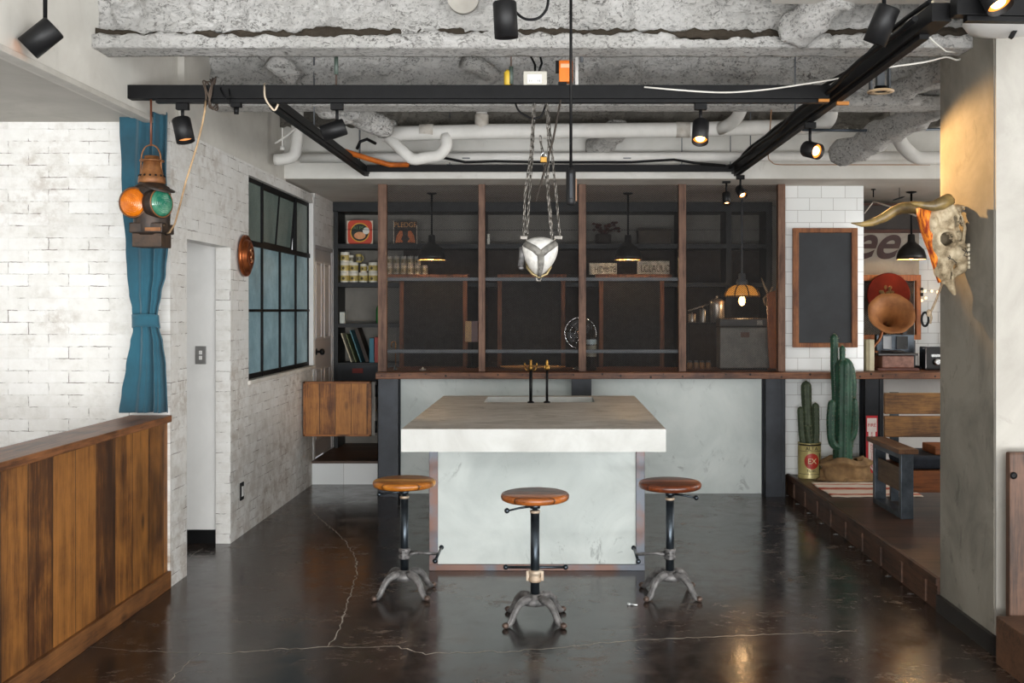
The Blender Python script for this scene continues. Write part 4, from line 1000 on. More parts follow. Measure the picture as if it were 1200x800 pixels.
# ================================================================ SPOTLIGHTS
m_spotlens = M('lit_spot_lens', '#ffd9a3', emit='#ffc078', es=14)
m_reflect = M('lit_reflector', '#c47a34', '#d68a3f', emit='#ff8a2a', es=1.1)
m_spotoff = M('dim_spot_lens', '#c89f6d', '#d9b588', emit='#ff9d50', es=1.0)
m_can = M('spot_black_can', '#101011', '#171718', 14, .48, .0, .03, spec=.3)
def spot(mount, drop, dirv, L, R, label, lit=True, power=0, adapter=True):
    mount = Vector(mount); dv = Vector(dirv).normalized(); t = thing('spotlight', mount, label, 'spotlight', 'black can spotlights')
    if adapter: MB().box(mount.x-.032, mount.x+.032, mount.y-.017, mount.y+.017, mount.z-.034, mount.z).build('track_adapter', m_black, t, bevel=.003)
    piv = mount-Vector((0,0,drop)); MB().tube([mount-Vector((0,0,.02)), piv], .0085, 10).lathe([(.014, -.012), (.014, .012)], piv, seg=12).build('stem', m_black, t)
    c0 = piv-dv*L*.35; hd = MB(); hd.lathe([(R*.9, 0), (R, .006), (R, L), (R*.93, L), (R*.90, L-.022), (.001, L-.024)], c0-Vector((0,0,R*.75)), dv, 32, capb=False)
    H = hd.build('can', m_can, t)
    ct = c0-Vector((0,0,R*.75)); MB().lathe([(R*.86, L-.020), (R*.80, L-.019), (R*.5, L-.023)], ct, dv, 28, capa=False, capb=False).build('reflector', m_reflect if lit else m_spotoff, H)
    MB().lathe([(R*.56, L-.022), (R*.46, L-.014), (.001, L-.011)], ct, dv, 24, capa=False, capb=False).build('lens', m_spotlens if lit else m_spotoff, H)
    if power:
        ld = bpy.data.lights.new('spot_beam', 'SPOT'); ld.energy = power; ld.color = (1, .56, .20); ld.spot_size = 1.0; ld.spot_blend = .6; ld.shadow_soft_size = .02
        lo = bpy.data.objects.new('spot_beam', ld); COL.objects.link(lo); lo.parent = t; lo.location = ct+dv*(L+.01)-mount
        lo.rotation_euler = dv.to_track_quat('-Z', 'Y').to_euler()
    return t
zt_ = ZR0-.02
for k, (dx_, dz_, r_, lab) in enumerate([(-.068, .035, .012, 'thick black cable tied along the left flank of the right rail'), (-.02, .094, .010, 'black cable lying on top of the right rail'), (.008, .090, .006, 'pale thin cable lying on top of the right rail')]):
    pts = [Vector((RX+dx_+.012*math.sin(q*1.3+k*2), 3.95+q*.22, ZR0+dz_+.010*math.sin(q*.9+k))) for q in range(20)]
    tag(MB().tube(pts, r_, 8).build('rail_cable', m_black if k < 2 else M('pale_rail_cable', '#b3a890', '#c5bba5', 9, .6)), lab, 'cable')
SKT = Vector((1.86, 4.98, 1.95))
spot((PX(214, 5.3), 5.3, zt_), .085, (.25, -.12, -1), .125, .047, 'unlit can spotlight on the front rail beside the teal curtain', False)
spot((PX(395, 5.3), 5.3, zt_), .10, (-1, -.2, -.38), .125, .043, 'can spotlight tilted almost level on the front rail, second from the left', False)
m_E = Vector((PX(821, 5.3), 5.3, zt_)); spot(m_E, .10, (-.12, -.55, -1), .125, .043, 'lit can spotlight on the front rail right of the hanging controller', True, 10)
spot((PX(53, 4.2), 4.2, 3.318), .60, (-.85, -.25, -.85), .14, .052, 'large can spotlight on a long stem at the top left corner', False)
spot((PX(592, 4.3), 4.3, 3.318), .49, (.05, .1, -1), .15, .050, 'large can spotlight hanging at the top centre of the ceiling', False)
spot((PX(1036, 4.05), 4.05, 3.318), .585, (.45, .35, 1) if 0 else (-.35, .3, -1), .15, .046, 'large dark can spotlight above the right rail', False)
spot((PX(1160, 3.74), 3.74, 2.865), .10, (.25, -.5, -1), .15, .05, 'lit can spotlight at the top right corner beside the column', True, 14)
spot((RX, 5.84, zt_), .12, (.52, -.89, -.32), .105, .046, 'lit can spotlight facing the room, in the middle of the right rail', True, 125)
spot((RX+.02, 8.12, zt_-.0), .10, (.25, -.7, -.75), .10, .034, 'small lit can spotlight at the end of the right rail, right one of the two', True, 6)
spot((RX-.05, 8.36, zt_-.0), .12, (.0, -.35, -1), .10, .034, 'small lit can spotlight at the end of the right rail, left one of the two', True, 6)
# beam that lights the skull: its own can on the right rail just outside the column's edge
t = thing('empty_adapter', (PX(277, 5.3), 5.3, zt_), 'small empty black track adapter on the front rail right of the coiled cable', 'adapter')
MB().box(PX(277, 5.3)-.026, PX(277, 5.3)+.026, 5.283, 5.317, zt_-.02, zt_+.0).build('body', m_black, t); MB().lathe([(.012, -.055), (.014, -.02)], (PX(277, 5.3), 5.3, zt_), seg=14).build('plug', m_black, t)

# ================================================================ PIPES
m_pipe = M('white_lagged_pipe', '#cfcdc7', '#dcdad5', 6, .7, 0, .15, bsc=40)
m_pipej = M('stained_joint', '#a9a196', '#c9c5bd', 12, .8, 0, .2)
def arc(pts, n=6):
    """round the inner corners of a polyline"""
    pts = [Vector(p) for p in pts]; out = [pts[0]]
    for i in range(1, len(pts)-1):
        a, b, c = pts[i-1], pts[i], pts[i+1]; k = min(.09, (b-a).length*.45, (c-b).length*.45)
        p, q = b+(a-b).normalized()*k, b+(c-b).normalized()*k
        for j in range(n+1):
            s = j/n; out.append((p*(1-s)+b*s)*(1-s)+(b*(1-s)+q*s)*s)
    out.append(pts[-1]); return out
t = thing('drain_pipe', P(700, 154, 7.5), 'thick white lagged drain pipe with a trap loop below the ceiling beams', 'pipe')
MB().tube(arc([P(975, 95, 7.35), P(972, 146, 7.45), P(940, 149, 7.5), P(858, 150, 7.5), P(820, 152, 7.5), P(570, 154, 7.5), P(448, 157, 7.5)]), .055, 20).build('main_run', m_pipe, t)
MB().tube(arc([P(452, 158, 7.5), P(484, 188, 7.46), P(500, 184, 7.46), P(514, 183, 7.46), P(524, 172, 7.46), P(522, 158, 7.48)], 8), .042, 18).build('trap_loop', m_pipe, t)
MB().tube([P(564.5, 153, 7.5), P(564.5, 118, 7.5)], .040, 18).build('riser', m_pipe, t)
MB().lathe([(.046, 0), (.050, .01), (.050, .09), (.046, .10)], P(564.5, 153, 7.5)+Vector((0,0,.02)), seg=20).build('joint', m_pipej, t)
for q_ in (P(500, 154.5, 7.5), P(800, 152, 7.5)): MB().lathe([(.058, -.05), (.058, .05)], q_, (1,0,0), 20).build('coupling', m_pipej, t)
MB().tube(arc([P(842, 152, 7.5), P(862, 142, 7.3), P(872, 120, 7.1), P(874, 95, 7.0)]), .045, 16).build('branch', m_pipe, t)
t = thing('long_pipe', P(700, 184, 8.02), 'thinner white pipe running the full width in front of the kitchen beam', 'pipe')
MB().tube([P(352, 185, 8.0), P(700, 184, 8.0), P(1060, 183, 8.0), P(1150, 183, 8.0)], .038, 18).build('run', m_pipe, t)
for px in (546, 735, 980): MB().box(PX(px, 7.95)-.03, PX(px, 7.95)+.03, 7.958, 7.965, PZ(185, 7.95)-.004, PZ(185, 7.95)+.004).build('clip', m_greysteel, t)
t = thing('elbow_pipe', P(348, 165, 7.8), 'white elbow pipe dropping and turning into the left wall', 'pipe')
MB().tube(arc([P(349, 120, 7.75), P(348, 165, 7.75), P(346, 183, 7.75), P(330, 187, 7.75), P(322, 187, 7.75)]), .045, 18).build('elbow', m_pipe, t)
t = thing('elbow_pipe', P(1060, 165, 7.8), 'white elbow pipe dropping and turning right beside the column', 'pipe')
MB().tube(arc([P(1051, 125, 7.8), P(1052, 165, 7.8), P(1072, 185, 7.8), P(1090, 185, 7.8), P(1150, 184, 7.8)], 10), .052, 18).build('elbow', m_pipe, t)
t = tag(MB().tube([P(940, 152, 7.2), P(1010, 153, 7.2), P(1140, 150.5, 7.2)], .010, 8).build('conduit', m_bluesteel), 'thin dark conduit crossing behind the right rail to the column', 'conduit')
t = tag(MB().tube(arc([P(322, 168, 7.6), P(335, 160, 7.6), P(347, 150, 7.6)]), .008, 8).build('pale_cable', m_pipe), 'pale thin cable looping beside the left elbow pipe', 'cable')
t = tag(MB().box(PX(331, 7.6)-.006, PX(331, 7.6)+.006, 7.6, 7.606, PZ(172, 7.6), PZ(150, 7.6)).lathe([(.02, 0), (.016, .03)], P(331, 176, 7.6), seg=12).build('pipe_hanger', m_pipe), 'small white hanger beside the left elbow pipe', 'hanger')
for px, pa, pb, lab in ((422, 160, 204, 'left of the trap loop'), (527, 165, 192, 'right of the trap loop'), (799, 160, 192, 'left of the lit front spotlight'), (856, 160, 195, 'right of the lit front spotlight')):
    t = MB().tube([(PX(px, 8.06), 8.06, ZR0+.05), (PX(px, 8.06), 8.06, 3.1)], .004, 6).box(PX(px, 8.06)-.02, PX(px, 8.06)+.02, 8.03, 8.09, ZR0+.05, ZR0+.054).build('rail_hanger', m_greysteel)
    tag(t, 'thin hanger holding the rear rail, '+lab, 'hanger')
t = tag(MB().tube([P(381, 168, 7.2), P(400, 176, 7.4), P(432, 186, 7.7), P(456, 193, 7.9), P(478, 193, 8.0)], .020, 12).build('orange_conduit', M('orange_conduit', '#a9571d', '#c96b22', 9, .4)), 'orange flexible conduit running beside the left rail', 'conduit')
t = tag(MB().tube([P(515, 184, 7.85), P(545, 190, 7.95), P(580, 189, 7.95), P(640, 190, 7.97), P(740, 190, 7.97), P(790, 187, 7.96), P(815, 191, 7.97), P(850, 194, 7.97)], .010, 8).build('black_cable', m_black), 'black cable sagging along the rear rail', 'cable')
t = tag(MB().tube([P(418, 175, 7.6), P(422, 166, 7.6), P(430, 163, 7.6), P(440, 168, 7.7)], .012, 8).build('black_cable', m_black), 'short black cable loop left of the trap loop', 'cable')
mc = M('white_cable', '#cfccc4', '#dbd8d1', 9, .6)
t = tag(MB().tube(arc([P(755, 102, 5.25), P(800, 106, 5.25), P(850, 109, 5.25), P(900, 105, 5.25), P(985, 92, 5.1), P(1030, 80, 4.9), P(1085, 73, 4.85), P(1110, 66, 4.95), P(1124, 72, 5.0), P(1140, 50, 5.1)]), .0045, 8).build('white_cable', mc), 'long thin white cable strung from the front rail to the column', 'cable')
t = tag(MB().tube([P(1083, 36, 4.3), P(1092, 47, 4.4), P(1108, 60, 4.6), P(1122, 62, 4.8)], .004, 8).build('white_cable', mc), 'short white cable end hanging at the right rail above the downlight', 'cable')
t = tag(MB().tube(arc([P(310, 98, 5.28), P(310, 116, 5.24), P(322, 131, 5.24), P(326, 122, 5.24)]), .005, 8).build('tie_wire', M('pale_tie', '#c8b8a2')), 'pale tie wire hooked around the joint of front and left rails', 'wire')
t = tag(MB().tube(arc([P(904, 128, 6.5), P(900, 186, 7.5), P(908, 193, 7.9), P(1090, 193, 7.9)], 5), .004, 6).build('copper_wire', M('dull_copper', '#8f6b4a')), 'thin brown wire hanging from the right rail along the kitchen beam', 'wire')
# sprayed slab fittings
t = tag(MB().lathe([(.075, -.03), (.075, 0)], P(543, -2, 4.86)+Vector((0,-.02,0)), (0,-1,0), 32).build('sleeve_cap', M('cap_grey', '#8f8b83', '#a19d95', 5, .9)), 'round grey plaster cap set in the sprayed ceiling beam', 'cap')
t = thing('ceiling_outlet', P(627, 90, 5.3), 'pale double power outlet box standing on the front rail', 'outlet')
ox0, ox1 = PX(613.5, 5.3), PX(641, 5.3)
MB().box(ox0, ox1, 5.275, 5.325, ZR1, PZ(84.5, 5.3)).build('box', M('outlet_grey', '#b5b1a4', '#c4c0b4', 9, .5), t, bevel=.004)
MB().box(PX(618, 5.3), PX(635, 5.3), 5.272, 5.276, ZR1+.008, PZ(88.5, 5.3)).build('socket_plate', m_white, t, bevel=.001)
sk = MB()
for px in (622, 631.5):
    for s in (-1, 1): sk.box(PX(px+s*1.1, 5.3)-.001, PX(px+s*1.1, 5.3)+.001, 5.2712, 5.2722, ZR1+.016, ZR1+.026)
sk.build('socket_slots', m_black, t)
MB().tube([P(627, 85, 5.3), P(627, 76, 5.32), P(622, 66, 5.4), P(622, 40, 5.4)], .006, 8).tube([P(631, 85, 5.3), P(635, 74, 5.32), P(633, 66, 5.4), P(633, 40, 5.4)], .006, 8).build('supply_cable', m_black, t)
t = thing('ratchet_strap', P(662, 99, 5.3), 'orange ratchet buckle standing on the front rail beside the black cord', 'ratchet')
MB().box(PX(655, 5.3), PX(671, 5.3), 5.27, 5.33, PZ(97, 5.3), PZ(72, 5.3)).build('orange_body', M('safety_orange', '#d96c12', '#e67a1c', 9, .45), t, bevel=.005)
MB().box(PX(657, 5.3), PX(668, 5.3), 5.265, 5.271, PZ(81, 5.3), PZ(76.5, 5.3)).build('pale_label', M('label_peach', '#eab48a'), t)
MB().box(PX(651, 5.3), PX(655, 5.3), 5.28, 5.32, PZ(85, 5.3), PZ(72, 5.3)).box(PX(654, 5.3), PX(664, 5.3), 5.275, 5.325, ZR1, PZ(97, 5.3)).build('buckle', m_black, t)
t = tag(MB().lathe([(.012, 0), (.02, .01), (.02, .07), (.01, .085)], (PX(595, 5.3), 5.31, ZR1), seg=14).build('yellow_connector', M('yellow_connector', '#c3a22e', '#d0b040', 9, .5)), 'small yellow cable connector on the front rail left of the outlet', 'connector')
t = thing('downlight_can', P(1032, 108, 5.6), 'open recessed downlight with a pale ring rim hanging from the sprayed ceiling', 'downlight')
c_ = P(1032, 108, 5.6)
MB().lathe([(.036, 0), (.072, 0), (.072, .008), (.036, .008), (.036, 0)], c_, seg=36, capa=False, capb=False).build('ring_rim', M('ring_cream', '#c9ab85', '#d6bd9a', 9, .5), t)
MB().lathe([(.036, .004), (.034, .03), (.001, .03)], c_, seg=28, capa=False, capb=False).build('inner_cup', m_black, t)
br = MB(); br.box(c_.x-.06, c_.x-.05, c_.y-.02, c_.y+.02, c_.z, 3.318); br.box(c_.x+.04, c_.x+.05, c_.y-.02, c_.y+.02, c_.z, 3.318); br.box(c_.x-.02, c_.x+.02, c_.y-.01, c_.y+.03, c_.z+.03, c_.z+.12); br.build('bracket', m_greysteel, t)
# round white ceiling fixture at the top right
c_ = P(1182, 20, 4.45); t = thing('round_ceiling_light', c_, 'round white shallow fixture at the top right beside the column', 'ceiling light')
c_ = Vector((PX(1181, 4.4), 4.38, 2.705))
t.location = c_
MB().lathe([(.001, .115*0), (.10, .004), (.17, .02), (.19, .05), (.18, .06), (.03, .07), (.03, .65)], c_+Vector((0,0,.03)), seg=44, capa=False).build('disc_shade', m_white, t)
MB().box(c_.x-.004, c_.x+.012, c_.y-.03, c_.y-.01, c_.z+.0, c_.z+.04, R=Matrix.Rotation(.5, 3, 'Y')).build('clip', m_black, t)

# black pendant controller on its cord
t = thing('pendant_controller', P(669, 241, 4.6), 'slim black hoist controller hanging on a long black cord at the centre', 'controller')
cz_ = PZ(241, 4.6); x = PX(669, 4.6)
MB().tube([(x, 4.6, 3.32), (x, 4.6, PZ(200, 4.6))], .0068, 10).build('cord', m_black, t)
MB().lathe([(.010, .170), (.015, .163), (.022, .15), (.022, .02), (.020, .006), (.011, 0)], (x, 4.6, cz_), seg=20).build('body', m_bluesteel if 0 else m_can, t)
MB().box(x-.008, x+.008, 4.574, 4.584, cz_+.03, cz_+.145).build('button_strip', m_steel, t, bevel=.003)
MB().box(x+.021, x+.027, 4.59, 4.61, cz_+.02, cz_+.12).build('copper_edge', M('worn_copper', '#7c5b42'), t)
t = tag(MB().tube(arc([P(597, 0, 4.4), P(602, 12, 4.4), P(614, 23, 4.4), P(630, 23, 4.4), P(641, 12, 4.4), P(644, -12, 4.4)], 8), .006, 8).build('black_cable', m_black), 'black cable looping from the top centre spotlight', 'cable')
t = tag(MB().tube(arc([P(603, 118, 5.3), P(607, 130, 5.3), P(622, 139, 5.3), P(634, 138, 5.3), P(640, 122, 5.3)], 8), .005, 8).build('black_cable', m_black), 'black cable loop hanging under the front rail between the chains', 'cable')

# ================================================================ CHAIN HOIST WITH PULLEY BLOCK
m_chain = M('galvanised_chain', '#4d4a44', '#85807a', 30, .35, .8)
ht = thing('pulley_block', P(631, 280, 5.3), 'white pulley block with a Y shaped iron strap hanging on chains', 'pulley')
def chain(pts, w=.011, L=.040, r=.0028):
    pts = [Vector(p) for p in pts]; mb = MB(); seg = [(a, b) for a, b in zip(pts, pts[1:])]; tot = sum((b-a).length for a, b in seg); n = int(tot/(L*.74)); k = 0
    for i in range(n):
        s = (i+.5)/n*tot
        for a, b in seg:
            l = (b-a).length
            if s <= l: c = a.lerp(b, s/l); tt = (b-a).normalized(); break
            s -= l
        u = tt.cross(Vector((0,1,0))).normalized(); w_ = tt.cross(u)
        q = u*math.cos(i*PI/2+.5)+w_*math.sin(i*PI/2+.5); lp = []
        for j in range(12):
            a_ = 2*PI*j/12; lp.append(c+tt*(math.sin(a_)*(w/2)+(L/2-w/2)*(1 if math.sin(a_) > 0 else -1 if math.sin(a_) < 0 else 0))+q*math.cos(a_)*w/2)
        mb.tube(lp, r, 6, closed=True)
    return mb
chs = [[P(626, 116, 5.3), P(622, 180, 5.3), P(615, 230, 5.3), P(613.5, 279, 5.3)], [P(627, 118, 5.33), P(624, 178, 5.33), P(620, 235, 5.33), P(617, 281, 5.33)],
       [P(640, 116, 5.3), P(643, 172, 5.3), P(642, 230, 5.3), P(647, 283, 5.3)], [P(641, 118, 5.33), P(646, 170, 5.33), P(652, 230, 5.33), P(656, 279, 5.33)], [P(633, 160, 5.36), P(639, 200, 5.36), P(646, 255, 5.36), P(647, 283, 5.34)]]
for c in chs: chain(c).build('chain', m_chain, ht)
HP = lambda a, b, dd=0.: P(a, b, 5.3)+Vector((0, dd, 0))
bd = MB()
outline = [(617, 283), (622, 279.5), (632, 277.8), (643, 279), (650, 283), (653.5, 288), (652, 298), (648, 308), (640, 318), (631, 324), (624, 319), (617.5, 308), (613, 297), (612.5, 288)]
oc = Vector((0,0,0))
ring = [HP(632.5+(a-632.5)*1.08, 300+(b-300)*1.05) for a, b in outline]; cen = HP(632, 297); vs = []; n = len(ring); lay = [(0, -.075), (.35, -.072), (.65, -.060), (.86, -.040), (.97, -.014), (1, .012), (.96, .04), (.8, .06), (.4, .07), (0, .07)]
for k, dy in lay:
    for p in ring: vs.append(cen+(p-cen)*max(k, .001)+Vector((0, dy, 0)))
fs = [(i*n+j, i*n+(j+1) % n, (i+1)*n+(j+1) % n, (i+1)*n+j) for i in range(len(lay)-1) for j in range(n)]
bd.add(vs, fs, True); b_o = bd.build('body', M('chipped_white_paint', '#c6c4be', '#e6e4de', 30, .4, .1, .2), ht); ss = b_o.modifiers.new('s', 'SUBSURF'); ss.levels = 1; ss.render_levels = 1
yst = MB(); c0 = HP(634, 299, -.078)
yst.tube([c0, HP(626, 292, -.074), HP(615, 286, -.045)], [.019, .018, .016], 10, flat=.45); yst.tube([c0, HP(641, 293, -.074), HP(652, 285, -.045)], [.019, .018, .016], 10, flat=.45); yst.tube([c0, HP(634, 310, -.074), HP(633, 319, -.055), HP(632, 324, -.03)], [.019, .016, .013, .010], 10, flat=.45)
for q in ((634, 306), (634, 311), (634, 316)): yst.lathe([(.004, -.003), (.007, 0), (.004, .003)], HP(*q, -.080), (0,-1,0), 12)
yst.build('iron_strap', M('strap_iron', '#5f5d58', '#8a8780', 28, .6, .25, .2), ht)
lg = MB(); lg.beam(HP(609.5, 278.6), HP(618, 278.6), .03, .020); lg.beam(HP(649, 278.2), HP(659, 278.6), .03, .020); lg.tube([HP(617, 279), HP(619, 284)], .008, 8); lg.tube([HP(650, 279), HP(648, 284)], .008, 8)
lg.build('side_lug', m_chain, ht, bevel=.003)
MB().tube([HP(611.5, 290, 0), HP(612, 299, -.01), HP(610, 312, -.01)], [.014, .017, .014], 12).ell(HP(611, 314, -.01), (.014, .014, .01), 12, 8).build('side_shackle', m_iron, ht)
MB().tube([HP(617, 306, .02), HP(618, 314, .0), HP(624, 321, -.01), HP(632, 325, -.01), HP(641, 321, -.01), HP(645, 313, 0), HP(645, 306, .02)], .007, 10).build('brass_rim', M('dull_brass_rim', '#8c7c5a', '#a5946c', 20, .35, .7), ht)
MB().tube([HP(631, 322), HP(634.5, 325), HP(633, 329), HP(629, 328.5), HP(628.5, 325), HP(631, 322)], .005, 8).build('bottom_ring', m_chain, ht)
t = tag(MB().tube([P(657, 117, 5.28), P(648, 165, 5.28), P(638, 200, 5.28), P(628, 236, 5.28)], .0055, 8).build('twisted_rope', M('dark_rope', '#2a2521', '#453d35', 60, .9)), 'dark slack rope crossing the chains of the pulley block', 'rope')
t = thing('padlock', P(637, 187, 5.26), 'small brass padlock hanging on the chains', 'padlock')
c_ = P(637, 187, 5.27); MB().box(c_.x-.017, c_.x+.017, c_.y-.008, c_.y+.008, c_.z-.015, c_.z+.015).build('lock_body', m_brass, t, bevel=.003)
MB().tube([c_+Vector((-.011, 0, .012)), c_+Vector((-.011, 0, .028)), c_+Vector((0, 0, .037)), c_+Vector((.011, 0, .028)), c_+Vector((.011, 0, .012))], .003, 8).build('shackle', m_chrome, t)

t = tag(MB().box(RX-.10, RX-.045, 5.262, 5.276, 2.62, 2.634).box(RX-.012, RX+.05, 5.24, 5.262, 2.600, 2.617).build('timber_wedge', WOOD('wedge_wood', '#7a4a20', '#b5762f', 'X', None, .6, knots=False)), 'small orange timber wedge under the joint of front and right rails', 'wedge')
t = tag(MB().tube([FP(738, 709)+Vector((0,0,.006)), FP(747, 710)+Vector((0,0,.006))], .005, 8).lathe([(.010, 0), (.010, .012)], FP(737, 709), seg=14).build('floor_bolt', M('pale_zinc', '#b9bbbc', '#cfd1d2', 20, .3, .7)), 'small pale metal bolt lying on the floor left of the right stool foot', 'bolt')
# ================================================================ LEFT: curtain, railroad lantern, plaque, switch, outlet
def CURT():
    m, t, b = base('teal_cloth'); v = wpos(t)
    c = ramp(t, nz(t, v, 3, 5), [(.35, C('#103947')), (.65, C('#174f60'))]); setin(t, b, 'Base Color', c)
    b.inputs['Roughness'].default_value = .85; b.inputs['Sheen Weight'].default_value = .3
    bump(t, b, nz(t, wpos(t, (1, 1, 1)), 260, 3), .3, .002); return m
m_curt = CURT()
dc = 5.58
prof = [(131, 140, 197), (150, 140.5, 197), (200, 142, 197), (240, 143.5, 197.5), (290, 147.5, 198.5), (320, 149, 196), (345, 151.5, 189.5), (362, 155.5, 186.5), (369, 156.5, 186), (376, 157, 186.5), (386, 157, 188), (400, 153, 191), (430, 147.5, 194.5), (460, 143, 196), (483.5, 139.5, 197)]
def cprof(y):
    for (a, l0, r0), (b, l1, r1) in zip(prof, prof[1:]):
        if y <= b: s = (y-a)/(b-a); s = s*s*(3-2*s); return l0+(l1-l0)*s, r0+(r1-r0)*s
    return prof[-1][1:]
def cfn(u, v):
    y = 131+(483.5-131)*v+ (3*math.sin(u*9) if v == 0 else 0); l, r = cprof(min(483.5, max(131, y))); x = l+(r-l)*u
    dep = .010+.03*(r-l)/57; ph = (u**1.5)*PI*2*2.6+.7*math.sin(v*5)
    fold = math.sin(ph)*.55+math.sin(ph*2.1+1+v*3)*.3; fold *= (.12+.88*min(1, (u*1.5)**2))
    sag = .010*noise.noise(Vector((u*3, v*9, 2)))
    pinch = math.exp(-((y-377)/16)**2)
    return P(x, y, dc)+Vector((0, fold*dep-.02*pinch+sag, 0))
t = thing('teal_curtain', P(168, 483, dc), 'narrow teal cloth curtain tied at the middle, hanging behind the railroad lantern', 'curtain')
c = MB().grid(cfn, 70, 120).build('cloth', m_curt, t); s_ = c.modifiers.new('s', 'SOLIDIFY'); s_.thickness = .004; s_.offset = 0
tb = MB()
def tfn(u, v):
    a = u*2*PI; l, r = cprof(370+14*v); cx_ = (l+r)/2; hw = (r-l)/2+1.2; q = P(cx_+hw*math.cos(a), 369+15*v+1.5*math.sin(a), dc); return q+Vector((0, -.012+.05*math.sin(a)*.8, 0))
tb.grid(tfn, 40, 4); q = tb.build('tie_band', m_curt, t); s_ = q.modifiers.new('s', 'SOLIDIFY'); s_.thickness = .004

m_lant = M('lantern_black_rust', '#262220', '#3e2f24', 22, .5, .4, .3); m_lrust = M('lantern_brown_rust', '#6b4428', '#94633a', 18, .5, .5, .2)
dl = 5.3; LC = lambda a, b, dd=0.: P(a, b, dl)+Vector((0, dd, 0))
t = thing('railroad_lantern', LC(178, 290), 'rusty railroad signal lantern with amber and green lenses hanging from the front rail', 'lantern')
cx_ = PX(178, dl)
def zc(y): return PZ(y, dl)
mpx = dl/F
pr = [(.001, 276), (17.5, 276), (20, 272), (20.5, 256), (21, 240), (21, 222), (19.5, 219), (16, 217), (14, 214.5)]
MB().lathe([(r*mpx, zc(y)) for r, y in pr], (cx_, dl, 0), seg=28).build('body', m_lant, t)
MB().lathe([(r*mpx, zc(y)) for r, y in [(14, 216), (15.5, 214), (15, 208), (13, 205), (11.5, 198), (9.5, 190), (8.5, 189), (8.5, 183)]], (cx_, dl, 0), seg=32).build('chimney', m_lrust, t)
MB().lathe([(r*mpx, zc(y)) for r, y in [(4, 189.5), (13.5, 189.5), (14, 188.5), (13.5, 187.6), (4, 187.6)]], (cx_, dl, 0), seg=32).lathe([(r*mpx, zc(y)) for r, y in [(15, 212), (13.2, 212), (13.2, 210), (15, 210)]], (cx_, dl, 0), seg=28).build('top_flange', m_lrust, t)
ho = MB()
for k in range(14):
    q = k*2*PI/14; ho.ell((cx_+math.cos(q)*14.2*mpx, dl+math.sin(q)*14.2*mpx, zc(206.5)), .006, 8, 6)
ho.build('vent_holes', m_black, t)
w = 21*mpx; MB().box(cx_-.085, cx_+.085, dl-.085, dl+.085, zc(274), zc(262)).build('lower_skirt', m_lant, t, bevel=.006)
MB().box(cx_-.075, cx_+.075, dl-.07, dl+.07, zc(290), zc(274)).build('fuel_box', M('fuel_box_rust', '#33281f', '#4b382a', 24, .6, .3, .2), t, bevel=.004)
MB().box(cx_+.0, cx_+.08, dl-.092, dl-.085, zc(272), zc(268)).build('maker_rim', m_lrust, t)
visor = MB(); visor.lathe([(.085, 0), (.09, .002), (.02, .014)], (cx_+.045, dl-.045, zc(221)), (.35, -.2, 1), 26); visor.build('visor', m_lant, t)
def lens(cpx, cpy, r, dirv, mat, nm):
    o = LC(cpx, cpy, -.07); dv = Vector(dirv).normalized()
    MB().lathe([(r*1.08, -.05), (r*1.10, -.02), (r*1.14, .0), (r*1.14, .008), (r*1.02, .012), (r*1.0, .0)], o, dv, 36, capb=False).build('lens_hood', m_lant, t)
    pr = []; 
    for i in range(25):
        a = i/24; rr_ = r*(1-a); h = .012+.030*math.sqrt(max(0, 1-(1-a)**2*.98))+(.0022*(1 if i % 3 == 0 else 0))
        pr.append((max(rr_, .0005), h-.008))
    MB().lathe(pr, o, dv, 44, capa=False, capb=False).build(nm, mat, t)
    MB().tube([o+(dv.to_track_quat('Z', 'Y').to_matrix() @ Vector((math.cos(q*PI/20)*r*1.06, math.sin(q*PI/20)*r*1.06, .008))) for q in range(40)], .004, 8, closed=True).build('lens_ring', m_lrust, t)
m_ambl = M('amber_lens', '#a04c08', '#d87812', 16, .12, 0, .0, rng=(.3, .7), coat=0, spec=.5); m_grnl = M('green_lens', '#0d5f4a', '#4d8266', 14, .10, 0, .0, rng=(.4, .62), coat=0, spec=.5)
lens(163.5, 239, .071, (-.16, -1, 0), m_ambl, 'amber_lens'); lens(194, 239.5, .068, (1, -.48, 0), m_grnl, 'green_lens')
bl = MB()
bl.tube(arc([LC(164, 212), LC(166, 180), LC(170, 172), LC(177, 169), LC(184, 172), LC(188, 180), LC(190, 212)], 5), .004, 8)
bl.build('bail_handle', m_lrust, t); MB().tube([LC(177, 115), LC(177, 171)], .006, 8).build('hook_rod', M('red_brown_rod', '#5a3323', '#734532', 20, .5, .4), t)
# cable with coil
t = thing('lamp_cable', P(243, 118, 5.27), 'old cloth cable coiled around the front rail and hanging down to the lantern', 'cable')
cb = MB(); rn = random.Random(2)
hang = [P(241, 118, 5.24), P(240, 130, 5.2), P(237, 146, 5.2), P(231, 170, 5.2), P(225, 190, 5.2), P(218, 212, 5.2), P(211, 240, 5.2), P(205, 262, 5.22), P(199, 272, 5.26), P(194, 274, 5.3)]
cb.tube(hang, .005, 8); cb.build('hanging_cable', M('cloth_cable', '#6a5138', '#b89b76', 6, .8), t)
co = MB()
for k in range(5):
    pts = []; off = rn.uniform(-.015, .015); yb_ = rn.uniform(.04, .05)
    for j in range(24):
        a = 2*PI*j/24; pts.append(Vector((PX(243, 5.3)+off+k*.008+.012*math.sin(a*2+k), 5.3+math.cos(a)*yb_, 2.668+math.sin(a)*(.062+.006*k))))
    co.tube(pts, .0042, 6, closed=True)
co.build('coil', M('dark_cable_coil', '#3a3029', '#57493c', 9, .8), t)
t = tag(MB().tube([P(268, 101, 5.28), P(270, 118, 5.24), P(269, 122, 5.24), P(262, 112, 5.25), P(258, 104, 5.26), P(262, 99, 5.3)], .003, 6).build('tie_wire', m_black), 'thin dark wire loop on the front rail beside the coiled cable', 'wire')

